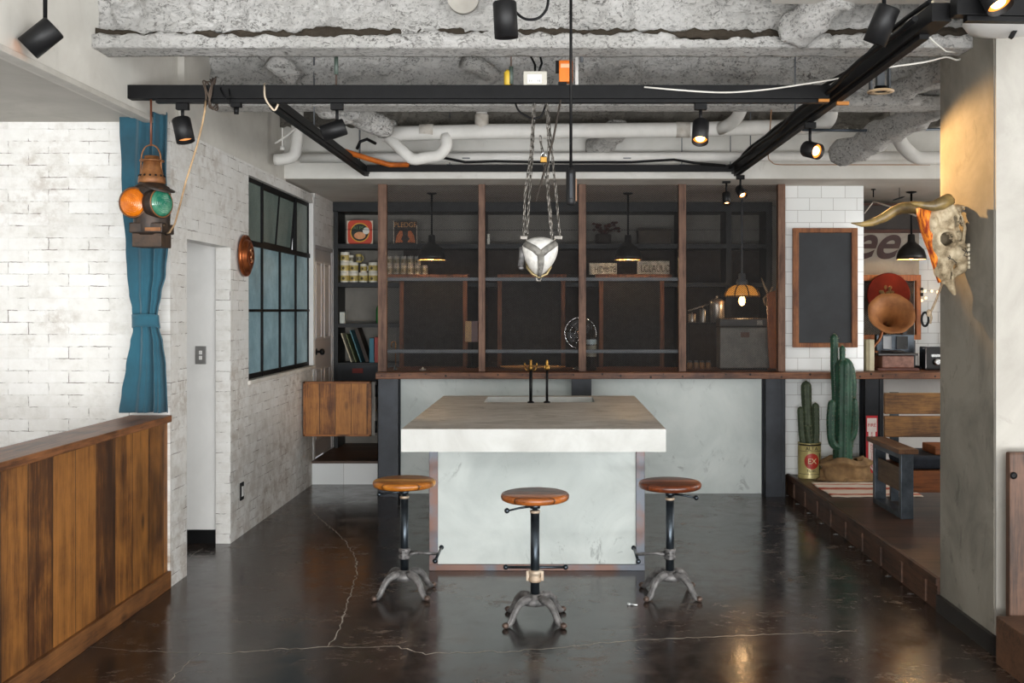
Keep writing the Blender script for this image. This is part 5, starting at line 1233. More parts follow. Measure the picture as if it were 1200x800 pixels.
# copper mould on the left wall
yc, zc_ = 7.05, PZ(300, 7.1); m_cop = M('copper_mould', '#7a3f22', '#b5673a', 12, .28, .85, .1, bsc=30)
t = thing('copper_plaque', (XL, yc, zc_), 'round copper mould with raised rings hanging on the white brick wall beside the steel window', 'plaque')
MB().lathe([(.10, 0), (.125, .008), (.145, .02), (.143, .034), (.128, .040), (.122, .032), (.112, .032), (.106, .052), (.085, .060), (.062, .060), (.050, .050), (.030, .052), (.012, .062), (.001, .064)], (XL+.001, yc, zc_), (1,0,0), 44, capb=False).build('disc', m_cop, t)
MB().tube([(XL+.064+.002*math.sin(q), yc+.018*math.sin(q*.62), zc_-.045+.0045*q) for q in range(21)], .006, 8).build('raised_motif', M('pale_copper', '#b9835c', '#cfa27e', 12, .3, .7), t)
t = thing('light_switch', P(235.5, 416, 6.8), 'small grey steel double switch plate on the white wall seen through the opening', 'switch')
o = P(235.5, 416, 6.815); MB().box(o.x-.036, o.x+.036, 6.808, 6.8195, o.z-.06, o.z+.06).build('plate', M('switch_steel', '#7d7c7a', '#8f8e8c', 9, .4, .5), t, bevel=.002)
MB().box(o.x-.010, o.x+.010, 6.803, 6.809, o.z+.005, o.z+.03).box(o.x-.010, o.x+.010, 6.803, 6.809, o.z-.03, o.z-.005).build('toggles', m_white, t, bevel=.001)
yo, zo = 7.03, PZ(575, 7.04)
t = thing('wall_outlet', (XL, yo, zo), 'black power outlet plate low on the white brick wall below the window', 'outlet')
MB().box(XL+.0005, XL+.009, yo-.036, yo+.036, zo-.06, zo+.06).build('plate', m_black, t, bevel=.002); MB().box(XL+.009, XL+.012, yo-.017, yo+.017, zo-.034, zo+.034).build('socket', m_white, t, bevel=.001)

# ================================================================ RIGHT: chalkboard, cacti, sign, rug, bench
m_cbf = WOOD('chalkboard_frame_wood', '#5f341a', '#9d6438', 'Z', None, .5, .4, knots=False)
t = thing('chalkboard', P(967, 405, 8.65), 'tall empty chalkboard in a brown wooden frame on the white tiled pier', 'chalkboard')
x0, x1, z0, z1 = PX(929.5, 8.62), PX(1005.5, 8.62), PZ(407, 8.62), PZ(267, 8.62); w = .05; f = MB()
f.box(x0, x0+w, 8.625, 8.657, z0, z1); f.box(x1-w, x1, 8.625, 8.657, z0, z1); f.box(x0+w, x1-w, 8.625, 8.657, z0, z0+.038); f.box(x0+w, x1-w, 8.625, 8.657, z1-.038, z1); f.build('frame', m_cbf, t, bevel=.003)
MB().box(x0+w, x1-w, 8.64, 8.655, z0+.038, z1-.038).build('slate', M('chalk_slate', '#26282b', '#33363a', 2.5, .7, 0, .05), t)
ZP = .16
m_cact = M('cactus_green', '#193a2b', '#2a5540', 14, .5, 0, .1); m_cact2 = M('cactus_dull_green', '#353f2d', '#4b5740', 14, .6, 0, .1); m_spine = M('cactus_spine', '#8f8a6a', '#b5ae8a')
def cactus_arm(pts, r, ribs=7, seed=0):
    """ribbed column with rounded top and spines on the ribs"""
    pts = [Vector(p) for p in pts]; q = []; L = 0
    for a, b in zip(pts, pts[1:]):
        n = max(2, int((b-a).length/.012)); q += [a.lerp(b, i/n) for i in range(n)]
    q.append(pts[-1]); n = len(q); seg = ribs*8; mb = MB(); sp = MB(); vs = []
    for _ in range(6): q = [q[0]]+[(q[i-1]+q[i]*2+q[i+1])/4 for i in range(1, n-1)]+[q[-1]]
    u = None
    for i in range(n):
        tt = (q[min(i+1, n-1)]-q[max(i-1, 0)]).normalized()
        if u is None: u = Vector((1,0,0)) if abs(tt.x) < .8 else Vector((0,1,0))
        u = (u-tt*u.dot(tt)).normalized(); w_ = tt.cross(u); dd = (q[-1]-q[i]).length
        rr_ = r*(math.sqrt(max(0, 1-(1-min(1, dd/(r*1.3)))**2)) if dd < r*1.3 else 1)*(1+.04*math.sin(i*.21+seed)); rr_ = max(rr_, r*.06)
        for k in range(seg):
            a = 2*PI*k/seg; rd = rr_*(.87+.16*abs(math.cos(a*ribs/2))**.8); vs.append(q[i]+(u*math.cos(a)+w_*math.sin(a))*rd)
        if i % 3 == 1:
            for k in range(ribs):
                a = 2*PI*k/ribs; d_ = u*math.cos(a)+w_*math.sin(a); pz = q[i]+d_*rr_*1.02
                for s in (-.5, .5): sp.tube([pz, pz+(d_+tt*s+w_*s*.6*math.cos(a)).normalized()*.011], [.0011, .0004], 3, cap=False)
    fs = [(i*seg+k, i*seg+(k+1) % seg, (i+1)*seg+(k+1) % seg, (i+1)*seg+k) for i in range(n-1) for k in range(seg)]
    mb.add(vs, fs+[tuple((n-1)*seg+k for k in range(seg)), tuple(range(seg))[::-1]], True); return mb, sp
def cactus(name, loc, label, stems, mat):
    t = thing(name, loc, label, 'cactus')
    for i, (pts, r) in enumerate(stems):
        a, s = cactus_arm(pts, r, 6 if r < .05 else 8, i); o = a.build('stem', mat, t); s.build('spines', m_spine, o)
    return t
dcn = 8.50; CP = lambda a, b, d=dcn: P(a, b, d)
t = thing('tin_can_planter', (PX(948.5, 8.5), 8.5, ZP), 'tall yellow tin can with red roundel standing on the platform, holding the small cactus', 'planter')
cx_ = PX(948.5, 8.5); rc_ = 13.3*8.5/F; zt = PZ(518, 8.5)
m_cany = M('can_yellow', '#b3a468', '#c9bb80', 10, .35, .2)
MB().lathe([(.001, .004), (rc_, 0), (rc_*1.02, .004), (rc_, .010), (rc_, zt-ZP-.01), (rc_*1.02, zt-ZP-.004), (rc_, zt-ZP), (rc_*.96, zt-ZP), (rc_*.96, zt-ZP-.02), (.001, zt-ZP-.02)], (cx_, 8.5, ZP), seg=44, capa=False, capb=False).build('can', m_cany, t)
def oncan(ang0, ang1, z0, z1, mat, nm, n=16, shape=None):
    mb = MB(); vs = []
    R_ = rc_+.0012
    mb.grid(lambda u, v: Vector((cx_+R_*math.sin(ang0+(ang1-ang0)*u), 8.5-R_*math.cos(ang0+(ang1-ang0)*u), z0+(z1-z0)*v)), n, 2); o = mb.build(nm, mat, t); s_ = o.modifiers.new('s', 'SOLIDIFY'); s_.thickness = .0005; return o
m_cred = M('can_red', '#a5281c', '#bb3626', 12, .4); m_cblk = M('can_black_print', '#191713'); m_crim = M('can_tin_rim', '#2f2a20', '#453d2e', 20, .4, .6)
def rnd(cx_a, cz_a, ra, mat, nm, off, sz=1):
    R_ = rc_+off; vs = [Vector((cx_+R_*math.sin(cx_a), 8.5-R_*math.cos(cx_a), cz_a))]; n = 36; mb = MB(); rings = 5
    for j in range(1, rings+1):
        for k in range(n):
            a = 2*PI*k/n; th_ = cx_a+ra*j/rings*math.cos(a)/rc_; vs.append(Vector((cx_+R_*math.sin(th_), 8.5-R_*math.cos(th_), cz_a+ra*sz*j/rings*math.sin(a))))
    fs = [(0, 1+k, 1+(k+1) % n) for k in range(n)]+[(1+(j-1)*n+k, 1+j*n+k, 1+j*n+(k+1) % n, 1+(j-1)*n+(k+1) % n) for j in range(1, rings) for k in range(n)]
    mb.add(vs, fs, True); return mb.build(nm, mat, t)
hz_ = zt-ZP
rnd(-.02, ZP+hz_*.50, .062, m_cred, 'red_roundel', .0015, 1.05)
oncan(-1.2, 1.2, ZP+hz_*.775, ZP+hz_*.785, m_cblk, 'print_line'); oncan(-1.3, 1.3, ZP+hz_*.13, ZP+hz_*.14, m_cblk, 'print_line'); oncan(.72, .82, ZP+hz_*.15, ZP+hz_*.72, m_cblk, 'print_figure')
oncan(-1.4, 1.4, ZP+hz_*.93, ZP+hz_*.99, m_crim, 'dark_rim')
m_cw = M('can_cream_print', '#d9cfa4')
lettering('EX', .062, m_cw, t, (cx_-.002, 8.5-rc_-.0035, ZP+hz_*.50)); lettering('ALTA', .042, m_cblk, t, (cx_-.005, 8.5-rc_-.003, ZP+hz_*.855)); lettering('TONIC', .026, m_cblk, t, (cx_-.005, 8.5-rc_-.003, ZP+hz_*.23))
zs_ = zt-.022
cactus('small_cactus', (cx_, 8.5, zs_), 'small dull green cactus with three stems growing in the yellow tin can',
    [([(cx_+PX(949, 8.5)-cx_-.0, 8.5, zs_), CP(947, 505), CP(945.5, 480), CP(944.5, 446)], .041), ([(cx_-.05, 8.49, zs_), CP(939.5, 505, 8.49), CP(938, 476, 8.49)], .028), ([(cx_+.045, 8.49, zs_), CP(956.5, 505, 8.49), CP(955.5, 471.5, 8.49)], .029), ([(cx_+.0, 8.455, zs_), CP(947.5, 512, 8.455), CP(947, 497, 8.455)], .020)], m_cact2)
db = 8.36
bx_, = (PX(989, db),)
BP = lambda a, b, d=db: P(a, b, d)
tb_ = PZ(540, db)
t = cactus('tall_cactus', (bx_, db, tb_), 'tall dark green branching cactus rising above the timber counter from a burlap wrapped pot',
    [([(PX(988, db), db, tb_-.03), BP(988.5, 500), BP(989, 460), BP(989.5, 418.5)], .071), ([(PX(982, db), db+.02, tb_-.01), BP(980.5, 490, db+.03), BP(979, 455, db+.04), BP(978, 430, db+.04), BP(977.6, 391, db+.04)], .032),
     ([BP(987.5, 450, db-.02), BP(987.2, 425, db-.02), BP(987, 404.5, db-.02)], .024), ([BP(984, 524, db-.03), BP(976, 522, db-.04), BP(973.5, 512, db-.05), BP(973, 490, db-.05), BP(975, 468, db-.05)], .030),
     ([BP(992, 516, db-.03), BP(999, 514, db-.04), BP(1002, 503, db-.04), BP(1002.5, 485, db-.04), BP(1001, 466, db-.04)], .025), ([BP(993, 524, db+.02), BP(996, 490, db+.02), BP(997, 450, db+.02), BP(994, 425, db+.02)], .045)], m_cact)
m_burl = M('burlap', '#6e553a', '#947650', 12, .95, 0, .6, bsc=180)
bm_ = MB(); 
def burl(u, v):
    a = u*2*PI; z = ZP+.002+v*.20
    r_ = .192*(1-.30*max(0, v-.3)**1.2)*(1+.05*math.sin(a*5+v*4)+.05*noise.noise(Vector((math.cos(a)*2, math.sin(a)*2, v*4)))) if v < .85 else .192*.75
    r_ *= 1+.20*math.exp(-((v-.72)/.10)**2)
    if v > .9: r_ *= 1-(v-.9)*3.6; z = ZP+.002+.9*.20-(v-.9)*.25
    dz = .018*math.sin(a*3+1)*v
    return Vector((bx_+.012+math.cos(a)*r_*1.05, db+math.sin(a)*r_*.62, max(z+dz, ZP+.001)))
bm_.grid(burl, 80, 40)
t = thing('burlap_pot', (bx_, db, ZP), 'pot wrapped in crumpled brown burlap on the platform under the tall cactus', 'pot'); bm_.build('burlap_wrap', m_burl, t, weld=1e-4)
def skirt(u, v):
    a = u*2*PI; r_ = .16+.13*v+.03*math.sin(a*4+2)*v; h = .042*(1-v)**1.0*(1+.5*math.sin(a*6)*.5)+.008
    h += .022*max(0, noise.noise(Vector((math.cos(a)*3, math.sin(a)*3, v*5)))) * (1 if v < .95 else 0)
    x = bx_+.035+math.cos(a)*r_*(1.12 if math.cos(a) > 0 else .82); y = db+math.sin(a)*r_*.42
    return Vector((x, y, ZP+.001+h if v < .97 else ZP+.001))
sk = MB(); sk.grid(skirt, 90, 14); o = sk.build('burlap_skirt', m_burl, t, weld=1e-4); s_ = o.modifiers.new('s', 'SOLIDIFY'); s_.thickness = .003; s_.offset = 1
MB().lathe([(.001, .10), (.085, .10), (.09, .15), (.001, .155)], (bx_, db, ZP), seg=24, capa=False, capb=False).build('soil', M('dark_soil', '#2b211a', '#3e3127', 40, .95), t)

# fire extinguisher sign
dsn = 8.42; x0, x1, z0, z1 = PX(1015, dsn), PX(1028.5, dsn), PZ(556, dsn), PZ(487, dsn)
z0 = ZP+.02 if z0 < ZP+.02 else z0
t = thing('fire_extinguisher_sign', ((x0+x1)/2, dsn, z0), 'narrow red and white vertical FIRE EXTINGUISHER sign leaning on the dark steel column', 'sign')
m_sr = M('sign_red', '#b3202a', '#c22b34', 5, .4); m_sw = M('sign_white', '#d9cfc9', '#e4dcd7', 5, .4)
MB().box(x0, x1, dsn, dsn+.004, ZP+.002, z1).build('plate', m_sr, t); W_ = x1-x0; H_ = z1-z0
pts = [(x0+W_*.2, dsn-.001, z1-H_*.26), (x0+W_*.2, dsn-.001, z0+H_*.16), (x0+W_*.60, dsn-.001, z0+H_*.06), (x1-W_*.2, dsn-.001, z0+H_*.16), (x1-W_*.2, dsn-.001, z1-H_*.26)]
MB().prism(pts, (0, .0008, 0)).box(x0+W_*.08, x1-W_*.08, dsn-.0013, dsn-.0002, z1-H_*.27, z1-H_*.04).build('white_field', m_sw, t)
lettering('FIRE', W_*.42, m_sr, t, ((x0+x1)/2, dsn-.0016, z1-H_*.16), sx=.95)
for i, ch in enumerate('EXTINGUISHER'): lettering(ch, H_*.062, m_sr, t, ((x0+x1)/2, dsn-.0016, z1-H_*(.30+.0515*i)))
MB().box((x0+x1)/2-.02, (x0+x1)/2+.02, dsn+.004, 8.498, ZP+.25, ZP+.26).build('bracket', m_steel, t)

# striped rug
m_rug = STRIPES('striped_rug_weave', [(0, '#e0d0bf'), (.12, '#b95a40'), (.20, '#e3d5c5'), (.44, '#d3a892'), (.50, '#b04a30'), (.60, '#e6d9ca'), (.80, '#c46e50'), (.85, '#e3d3c2')], 1, .66, 7.58)
ru = MB(); rx0, rx1, ry0, ry1 = PX(944, 8.44)-.01, 2.75, 7.60, 8.22
def rfn(u, v): return Vector((rx0+.02*math.sin(v*7)*.3+(rx1-rx0)*u, ry0+(ry1-ry0)*v, ZP+.006+.003*noise.noise(Vector((u*9, v*9, 0)))))
ru.grid(rfn, 50, 40); o = ru.build('striped_rug', m_rug); s_ = o.modifiers.new('s', 'SOLIDIFY'); s_.thickness = .006; s_.offset = -.4
tag(o, 'cream and rust striped woven rug lying on the platform in front of the cacti', 'rug')

# bench
m_bw = WOOD('bench_wood', '#5c3e24', '#a3753f', 'X', None, .55, .5); m_bo = WOOD('bench_orange_wood', '#5b3219', '#96582c', 'X', None, .5); m_barm = WOOD('bench_arm_wood', '#3f2b1c', '#775338', 'Y', None, .5)
bxr = 4.2; t = thing('bench', (3.2, 7.1, ZP), 'steel framed bench with two plank back slats and dark cushions on the platform', 'bench')
xa0, xa1 = PX(1055.5, 6.81), PX(1070, 6.81); xa = (xa0+xa1)/2; za = PZ(531, 6.81)
st_ = MB()
st_.box(xa0, xa1, 6.80, 6.845, ZP, za); st_.box(xa0, xa1, 7.36, 7.405, ZP, za); st_.box(xa0, xa1, 6.845, 7.36, ZP, ZP+.035); st_.box(xa0, xa1, 6.845, 7.36, za-.04, za); st_.build('arm_frame', m_bluesteel, t, bevel=.003)
MB().box(xa0-.03, xa1+.02, 6.76, 7.46, za, za+.032).build('arm_board', m_barm, t, bevel=.004)
MB().box(xa0+.02, xa0+.03, 6.86, 7.35, ZP+.17, ZP+.33).build('side_panel', WOOD('bench_side_wood', '#4a3b2e', '#6e5a45', 'Y', None, .6), t)
for ya, yb_ in ((460.5, 485), (487.5, 512)):
    MB().box(PX(1037, 7.42), bxr, 7.42, 7.455, PZ(yb_, 7.42), PZ(ya, 7.42)).build('back_slat', m_bw, t, bevel=.004)
MB().box(PX(1044, 7.46), PX(1050, 7.46)+.02, 7.457, 7.49, ZP, PZ(460, 7.42)).box(3.6, 3.65, 7.457, 7.49, ZP, PZ(460, 7.42)).build('back_post', m_bluesteel, t)
MB().box(xa1, bxr, 6.86, 6.89, PZ(577, 6.86)+.0, PZ(552, 6.86)).build('seat_apron', m_bo, t, bevel=.003)
MB().box(xa1, bxr, 6.89, 7.40, PZ(556, 6.86), PZ(552, 6.86)).build('seat', m_bo, t)
cu = MB(); cu.box(xa1+.01, bxr-.02, 6.90, 7.36, PZ(551.5, 6.86)+.001, PZ(551.5, 6.86)+.09); cu.build('seat_cushion', M('navy_cushion', '#171c24', '#222833', 20, .9), t, bevel=.03, segs=4)
MB().box(PX(1092, 7.0), PX(1112, 7.0)+.2, 7.0, 7.2, PZ(545, 7.0)+.02, PZ(523, 7.0)).build('box', M('x', '#7c4a24')) if 0 else None
t2 = MB().box(PX(1096, 6.95), PX(1125, 6.95), 6.95, 7.2, PZ(551.5, 6.86)+.093, PZ(551.5, 6.86)+.15).build('wooden_tray', m_bo, None, bevel=.006); tag(t2, 'brown wooden box end on the bench beside the column', 'box')

# wooden bench end at the right edge of the picture
m_rw = WOOD('booth_wood', '#3a281d', '#654735', 'Z', ('X', .30, 1.9), .5, .5); m_rw2 = WOOD('booth_base_wood', '#3d2a1e', '#6b4b36', 'X', None, .5)
t = thing('wooden_booth', (2.4, 4.3, 0), 'brown wooden booth seat end standing against the front of the column', 'bench')
MB().box(PX(1183, 4.5), 2.9, 4.50, 4.545, .19, PZ(530, 4.5)).build('back_panel', m_rw, t, bevel=.01)
MB().box(PX(1168, 4.48), 2.9, 4.05, 4.49, 0, PZ(722, 4.48)).build('base_box', m_rw2, t, bevel=.005)
k = MB(); kc = P(1187.5, 557, 4.495); k.lathe([(.014, 0), (.016, .004), (.008, .008), (.0, .008)], kc, (0,-1,0), 20); k.build('dark_knot', m_black, t)

# ================================================================ RIGHT BACK ROOM OPENING
m_ofr = WOOD('orange_frame_wood', '#6d3d1a', '#b06c33', 'Z', None, .5, .4, knots=False); m_brline = WOOD('brown_lath', '#3c2319', '#5e382a', 'X', None, .6)
rd = 9.75; struct(MB().box(PX(1012, 10.1)-.3, 4.5, 10.10, 10.14, 0, 2.6), 'wall_kitchen_tiles', TILE('right_back_tile', 0, .2, .104, .5, .1, .03))
t = thing('painted_sign_board', (PX(1040, rd), rd, 1.8), 'pale board with the end of a dark brown script word in the upper right opening', 'sign')
x0, x1 = PX(985, rd), PX(1077, rd)
MB().box(x0, x1, rd, rd+.03, PZ(325, rd), PZ(271, rd)).build('board', PLASTER('sign_board_paint', '#8f877c', '#a69d91', '#6b6359', .5), t)
m_scr = M('script_brown', '#3a211d', '#4a2d27')
lettering('coffee', .46, m_scr, t, (PX(1049, rd), rd-.002, PZ(285, rd)), align='RIGHT', shear=.45, sx=1.0, ext=.002, offs=.009)
t = thing('dark_header_shelf', (PX(1040, rd), rd, PZ(271, rd)), 'dark panelled header with two thin brown laths above the painted sign', 'shelf')
MB().box(x0, x1+.05, rd+.0, rd+.06, PZ(270, rd), PZ(239, rd)).build('dark_panel', M('header_dark', '#37322f', '#453f3b', 6, .7), t)
MB().box(x0, x1+.06, rd-.03, rd, PZ(273, rd), PZ(269, rd)).box(x0, x1+.06, rd-.03, rd, PZ(241, rd), PZ(238.5, rd)).build('lath', m_brline, t)
t = thing('mesh_window_frame', (PX(1040, 9.5), 9.5, PZ(398, 9.5)), 'orange wooden frame with mesh infill behind the gramophone horn', 'frame')
rd2 = 9.5; x0, x1, z0, z1 = PX(1000, rd2), PX(1079.5, rd2), PZ(398, rd2), PZ(322, rd2); w = .045; f = MB()
f.box(x0, x1-w, rd2, rd2+.05, z1-.055, z1); f.box(x0, x1-w, rd2, rd2+.05, z0, z0+w); f.box(x1-w, x1, rd2, rd2+.05, z0, z1); f.build('frame', m_ofr, t, bevel=.003)
mb = MB(); n = int((x1-w-x0)/.022); m_ = int((z1-z0-.1)/.018)
for j in range(m_):
    for i in range(n):
        cx2, cz2 = x0+.022*(i+.5), z0+w+.018*(j+.5)
        for p, q in (((cx2-.011, cz2), (cx2, cz2+.009)), ((cx2, cz2+.009), (cx2+.011, cz2)), ((cx2-.011, cz2), (cx2, cz2-.009)), ((cx2, cz2-.009), (cx2+.011, cz2))):
            mb.add([(p[0], rd2+.03, p[1]-.0012), (q[0], rd2+.03, q[1]-.0012), (q[0], rd2+.033, q[1]+.0012), (p[0], rd2+.033, p[1]+.0012)], [(0,1,2,3)])
mb.build('mesh_infill', M('pale_mesh', '#9c948a', '#aaa298', 9, .5, .3), t)
MB().box(x0, x1-.03, rd2+.10, rd2+.12, z0, z1).build('backing', M('backing_dark', '#3a3632', '#4a4540', 9, .8), t)
MB().box(PX(1058, 9.48), PX(1063, 9.48), 9.48, 9.54, z0+.05, z1-.055).build('dark_stile', m_steel, t)
rs_ = P(1041, 345, 9.44); t = thing('round_red_sign', rs_, 'round dark red sign with a faded gold emblem behind the gramophone', 'sign')
MB().lathe([(.195, .0), (.2, .006), (.195, .012), (.001, .014)], rs_, (0,-1,0), 48, False, capb=False).build('disc', M('faded_red_enamel', '#43140f', '#5a1e17', 5, .85, spec=.1), t)
m_gold = M('faded_gold', '#6d5a31', '#86713f', 24, .6)
em = MB(); rn = random.Random(9)
for k in range(16): em.ell(rs_+Vector((rn.uniform(-.07, .07), -.016, rn.uniform(-.03, .09))), (rn.uniform(.012, .026), .004, rn.uniform(.010, .022)), 10, 6)
for k in range(9): em.box(rs_.x-.10+k*.022, rs_.x-.085+k*.022, rs_.y-.018, rs_.y-.013, rs_.z-.085, rs_.z-.055); em.build('emblem', m_gold, t)
# posts below the frame
t = thing('dark_post_pair', (PX(1069, 9.3), 9.32, .2), 'dark steel posts carrying the mesh frame behind the gramophone', 'post')
MB().box(PX(1063, 9.3), PX(1075, 9.3), 9.35, 9.42, 0, z0).build('post', m_steel, t); MB().box(PX(1006, 9.3), PX(1012, 9.3), 9.4, 9.46, 0, z0).build('post', m_steel, t)
t = tag(MB().box(PX(1008, 9.6), PX(1062, 9.6), 9.62, 9.65, .0, z0-.01).build('plaster_board', PLASTER('pale_back_panel', '#9a9287', '#aaa297')), 'pale plaster board behind the gramophone box', 'panel')
tp, p_ = bell_pendant(1068, 9.1, 304, .128, 'black bell pendant with glowing rim in the right opening beside the cow skull'); LP.append(p_)
r = .128; MB().lathe([(r*.975, .002), (r*.945, .035), (r*.81, .078), (r*.5, .113), (.01, .13)], p_, seg=36, capa=False, capb=False).build('shade_lining', m_shadein, tp)
# gramophone
gd = 8.82; t = thing('gramophone', (PX(1047, gd), gd, ZC), 'antique gramophone with a copper coloured horn on a dark wooden box on the counter', 'gramophone')
m_gb = WOOD('gramophone_wood', '#3a1d15', '#6b3b2c', 'X', None, .35, knots=False); m_gd = M('gramophone_dark', '#17120f', '#241b16', 9, .3)
GX = lambda a: PX(a, gd)
MB().box(GX(1023), GX(1071), gd-.13, gd+.13, ZC, ZC+.022).build('plinth', m_gb, t, bevel=.005)
MB().box(GX(1029), GX(1066), gd-.11, gd+.11, ZC+.022, ZC+.128).build('cabinet', M('cabinet_reddish_wood', '#6a4336', '#8c6353', 30, .45, 0, .5, bsc=60), t, bevel=.008)
MB().box(GX(1024), GX(1070), gd-.13, gd+.13, ZC+.128, ZC+.148).build('deck', m_gd, t, bevel=.004)
MB().lathe([(.10, 0), (.10, .010), (.001, .011)], (GX(1046), gd, ZC+.155), seg=36).lathe([(.01, -.012), (.01, 0)], (GX(1046), gd, ZC+.157), seg=12).build('turntable', m_gd, t)
nk = [(GX(1024), gd+.02, ZC+.16), (GX(1022), gd+.03, ZC+.18), (GX(1026), gd+.05, ZC+.22), (GX(1031), gd+.05, ZC+.26), (GX(1034), gd+.02, ZC+.31)]
MB().tube(arc([(GX(1030), gd+.02, ZC+.15), (GX(1024), gd+.03, ZC+.155), (GX(1026), gd+.06, ZC+.20), (GX(1033), gd+.06, ZC+.25), (GX(1042), gd+.08, PZ(374, gd))]), .014, 12).build('horn_elbow', M('elbow_copper', '#6c4128', '#8c5a3a', 9, .35, .7), t)
hc = Vector((GX(1038.5), gd-.14, PZ(367, gd-.14))); hdv = Vector((-.10, -.85, .46)).normalized(); R0 = .192
hp = [(.020, -.36), (.026, -.30), (.034, -.24), (.046, -.19), (.062, -.14), (.086, -.095), (.115, -.062), (.155, -.026), (R0, 0), (R0*.99, .004), (.150, -.022), (.106, -.060), (.074, -.105), (.052, -.15), (.038, -.20), (.027, -.25), (.020, -.30), (.012, -.355)]
hb = MB(); hb.lathe(hp, hc, hdv, 64); nf = 8
qm = hdv.to_track_quat('Z', 'Y').to_matrix()
for i, v in enumerate(hb.v):
    d_ = v-hc; ax_ = d_.dot(hdv); rv = d_-hdv*ax_; l = rv.length
    a = math.atan2(rv.z, rv.x); hb.v[i] = v+rv*(.035*abs(math.sin(a*nf/2))*min(1, l/R0)**3)
hb.build('horn', M('horn_copper', '#7a4a26', '#a8703f', 7, .6, .1), t)
t = thing('record_player_case', (GX(1050), 9.12, ZC), 'dark open case with glossy black panels behind the gramophone cabinet', 'case')
MB().box(PX(1026, 9.05), PX(1070, 9.05), 9.02, 9.08, ZC, PZ(392, 9.05)).build('case', m_bluesteel, t, bevel=.003)
MB().box(PX(1035, 9.0), PX(1045, 9.0), 9.0, 9.02, PZ(409, 9.0), PZ(394, 9.0)).box(PX(1051, 9.0), PX(1064, 9.0), 9.0, 9.02, PZ(409, 9.0), PZ(394, 9.0)).build('glossy_panel', M('gloss_black', '#0c0c0d', None, 9, .05), t)
b1 = MB().box(PX(1017, 8.75), PX(1022.5, 8.75), 8.70, 8.86, ZC, PZ(397.5, 8.75)).build('book', M('cream_cover', '#b5ac91', '#c8c0a6', 12, .6), None, bevel=.002); tag(b1, 'upright cream spined book at the wall end of the right counter', 'book', 'upright books on the right counter')
b1 = MB().box(PX(1013, 8.75), PX(1016.7, 8.75), 8.70, 8.86, ZC, PZ(398, 8.75)).build('book', M('khaki_cover', '#8d8468', '#9c9377', 12, .6), None, bevel=.002); tag(b1, 'upright khaki book touching the tiled pier on the right counter', 'book', 'upright books on the right counter')
t = thing('vintage_camera', (PX(1092, 8.8), 8.8, ZC), 'glossy black boxy camera like device with chrome trim beside the column on the counter', 'camera')
MB().box(PX(1082, 8.8), PX(1106, 8.8), 8.75, 8.9, ZC, PZ(406, 8.8)).build('body', M('gloss_black_body', '#0d0d0e', '#17171a', 9, .08), t, bevel=.008)
MB().box(PX(1092, 8.74), PX(1106, 8.74), 8.742, 8.75, PZ(418, 8.74), PZ(415, 8.74)).lathe([(.03, 0), (.03, .02), (.02, .03)], P(1098, 424, 8.745), (0,-1,0), 20).build('chrome_trim', m_chrome, t)
t = tag(MB().box(PX(1072, 9.0), PX(1083, 9.0), 8.86, 9.0, ZC, PZ(428, 9.0)).build('metal_block', m_bluesteel, None, bevel=.003), 'low grey metal block on the counter between gramophone and camera', 'block')
for i, (px, py) in enumerate([(1084, 341), (1092, 341), (1099, 342), (1085, 349), (1080, 352)]):
    c_ = P(px, py, 10.06); tt = MB().ell(c_, (.013, .013, .013), 12, 8).build('fairy_light_bulb', M('fairy_bulb_%d' % i, '#ffe2b8', emit='#ffd9a8', es=2.2)); tag(tt, 'tiny warm light bulb on the white tiles beside the column', 'bulb', 'small warm bulbs on the tiles')
for k, (pa, pb) in enumerate([(337, 340), (343, 347)]): tag(MB().box(PX(1079.5, 9.48), PX(1082, 9.48), 9.48, 9.53, PZ(pb, 9.5), PZ(pa, 9.5)).build('frame_hinge', m_black), ('upper' if k == 0 else 'lower')+' small black hinge on the right edge of the orange mesh frame', 'hinge')
# small fan-like hook with rope wire at kitchen ceiling
t = thing('ceiling_hook', P(1023.5, 231, 8.9), 'small black hook under the kitchen soffit with a pale rope', 'hook')
o = P(1023.5, 231, 8.9); MB().lathe([(.02, 0), (.02, -.008)], (o.x, 8.9, 2.6), seg=14).tube([(o.x, 8.9, 2.6), (o.x, 8.9, o.z)], .006, 8).build('hook', m_black, t)
MB().tube([P(1024, 236, 8.9), P(1052, 245, 8.6), P(1080, 255, 8.0)], .007, 8).tube([P(1023, 237, 8.9), P(1013, 250, 8.9)], .005, 8).build('pale_rope', M('pale_rope', '#b9b1a4', '#cfc8bc', 90, .9), t)
tag(MB().prism([P(1046, 234, 8.8), P(1056, 230.5, 8.8), P(1061, 229.6, 8.8), P(1058, 232, 8.8), P(1048, 235, 8.8)], (0, .01, 0)).tube([P(1054, 232, 8.8), (PX(1054, 8.8), 8.8, 2.602)], .003, 6).build('dark_leaf', m_black), 'thin dark leaf shaped blade hanging under the soffit left of the black pendant', 'ornament')

# rope with black clip hanging from the column edge
t = thing('rope_with_clip', P(1088, 392, 5.4), 'short rope with a knot and black ring clip hanging beside the column below the skull', 'rope')
R_ = lambda a, b: P(a, b, 5.10)
MB().tube([R_(1106, 328), R_(1102, 338), R_(1096, 354), R_(1090.5, 366)], .006, 8).ell(R_(1088.5, 367), (.014, .014, .02), 12, 8).tube([R_(1090, 366), R_(1091.5, 372), R_(1090, 379)], .006, 8).build('rope', M('jute_rope', '#8d7a62', '#b3a188', 90, .9), t)
MB().tube([R_(1084, 374)+Vector((math.cos(q*PI/10)*.017, 0, math.sin(q*PI/10)*.034)) for q in range(20)], .006, 8, closed=True).build('ring_clip', m_black, t)
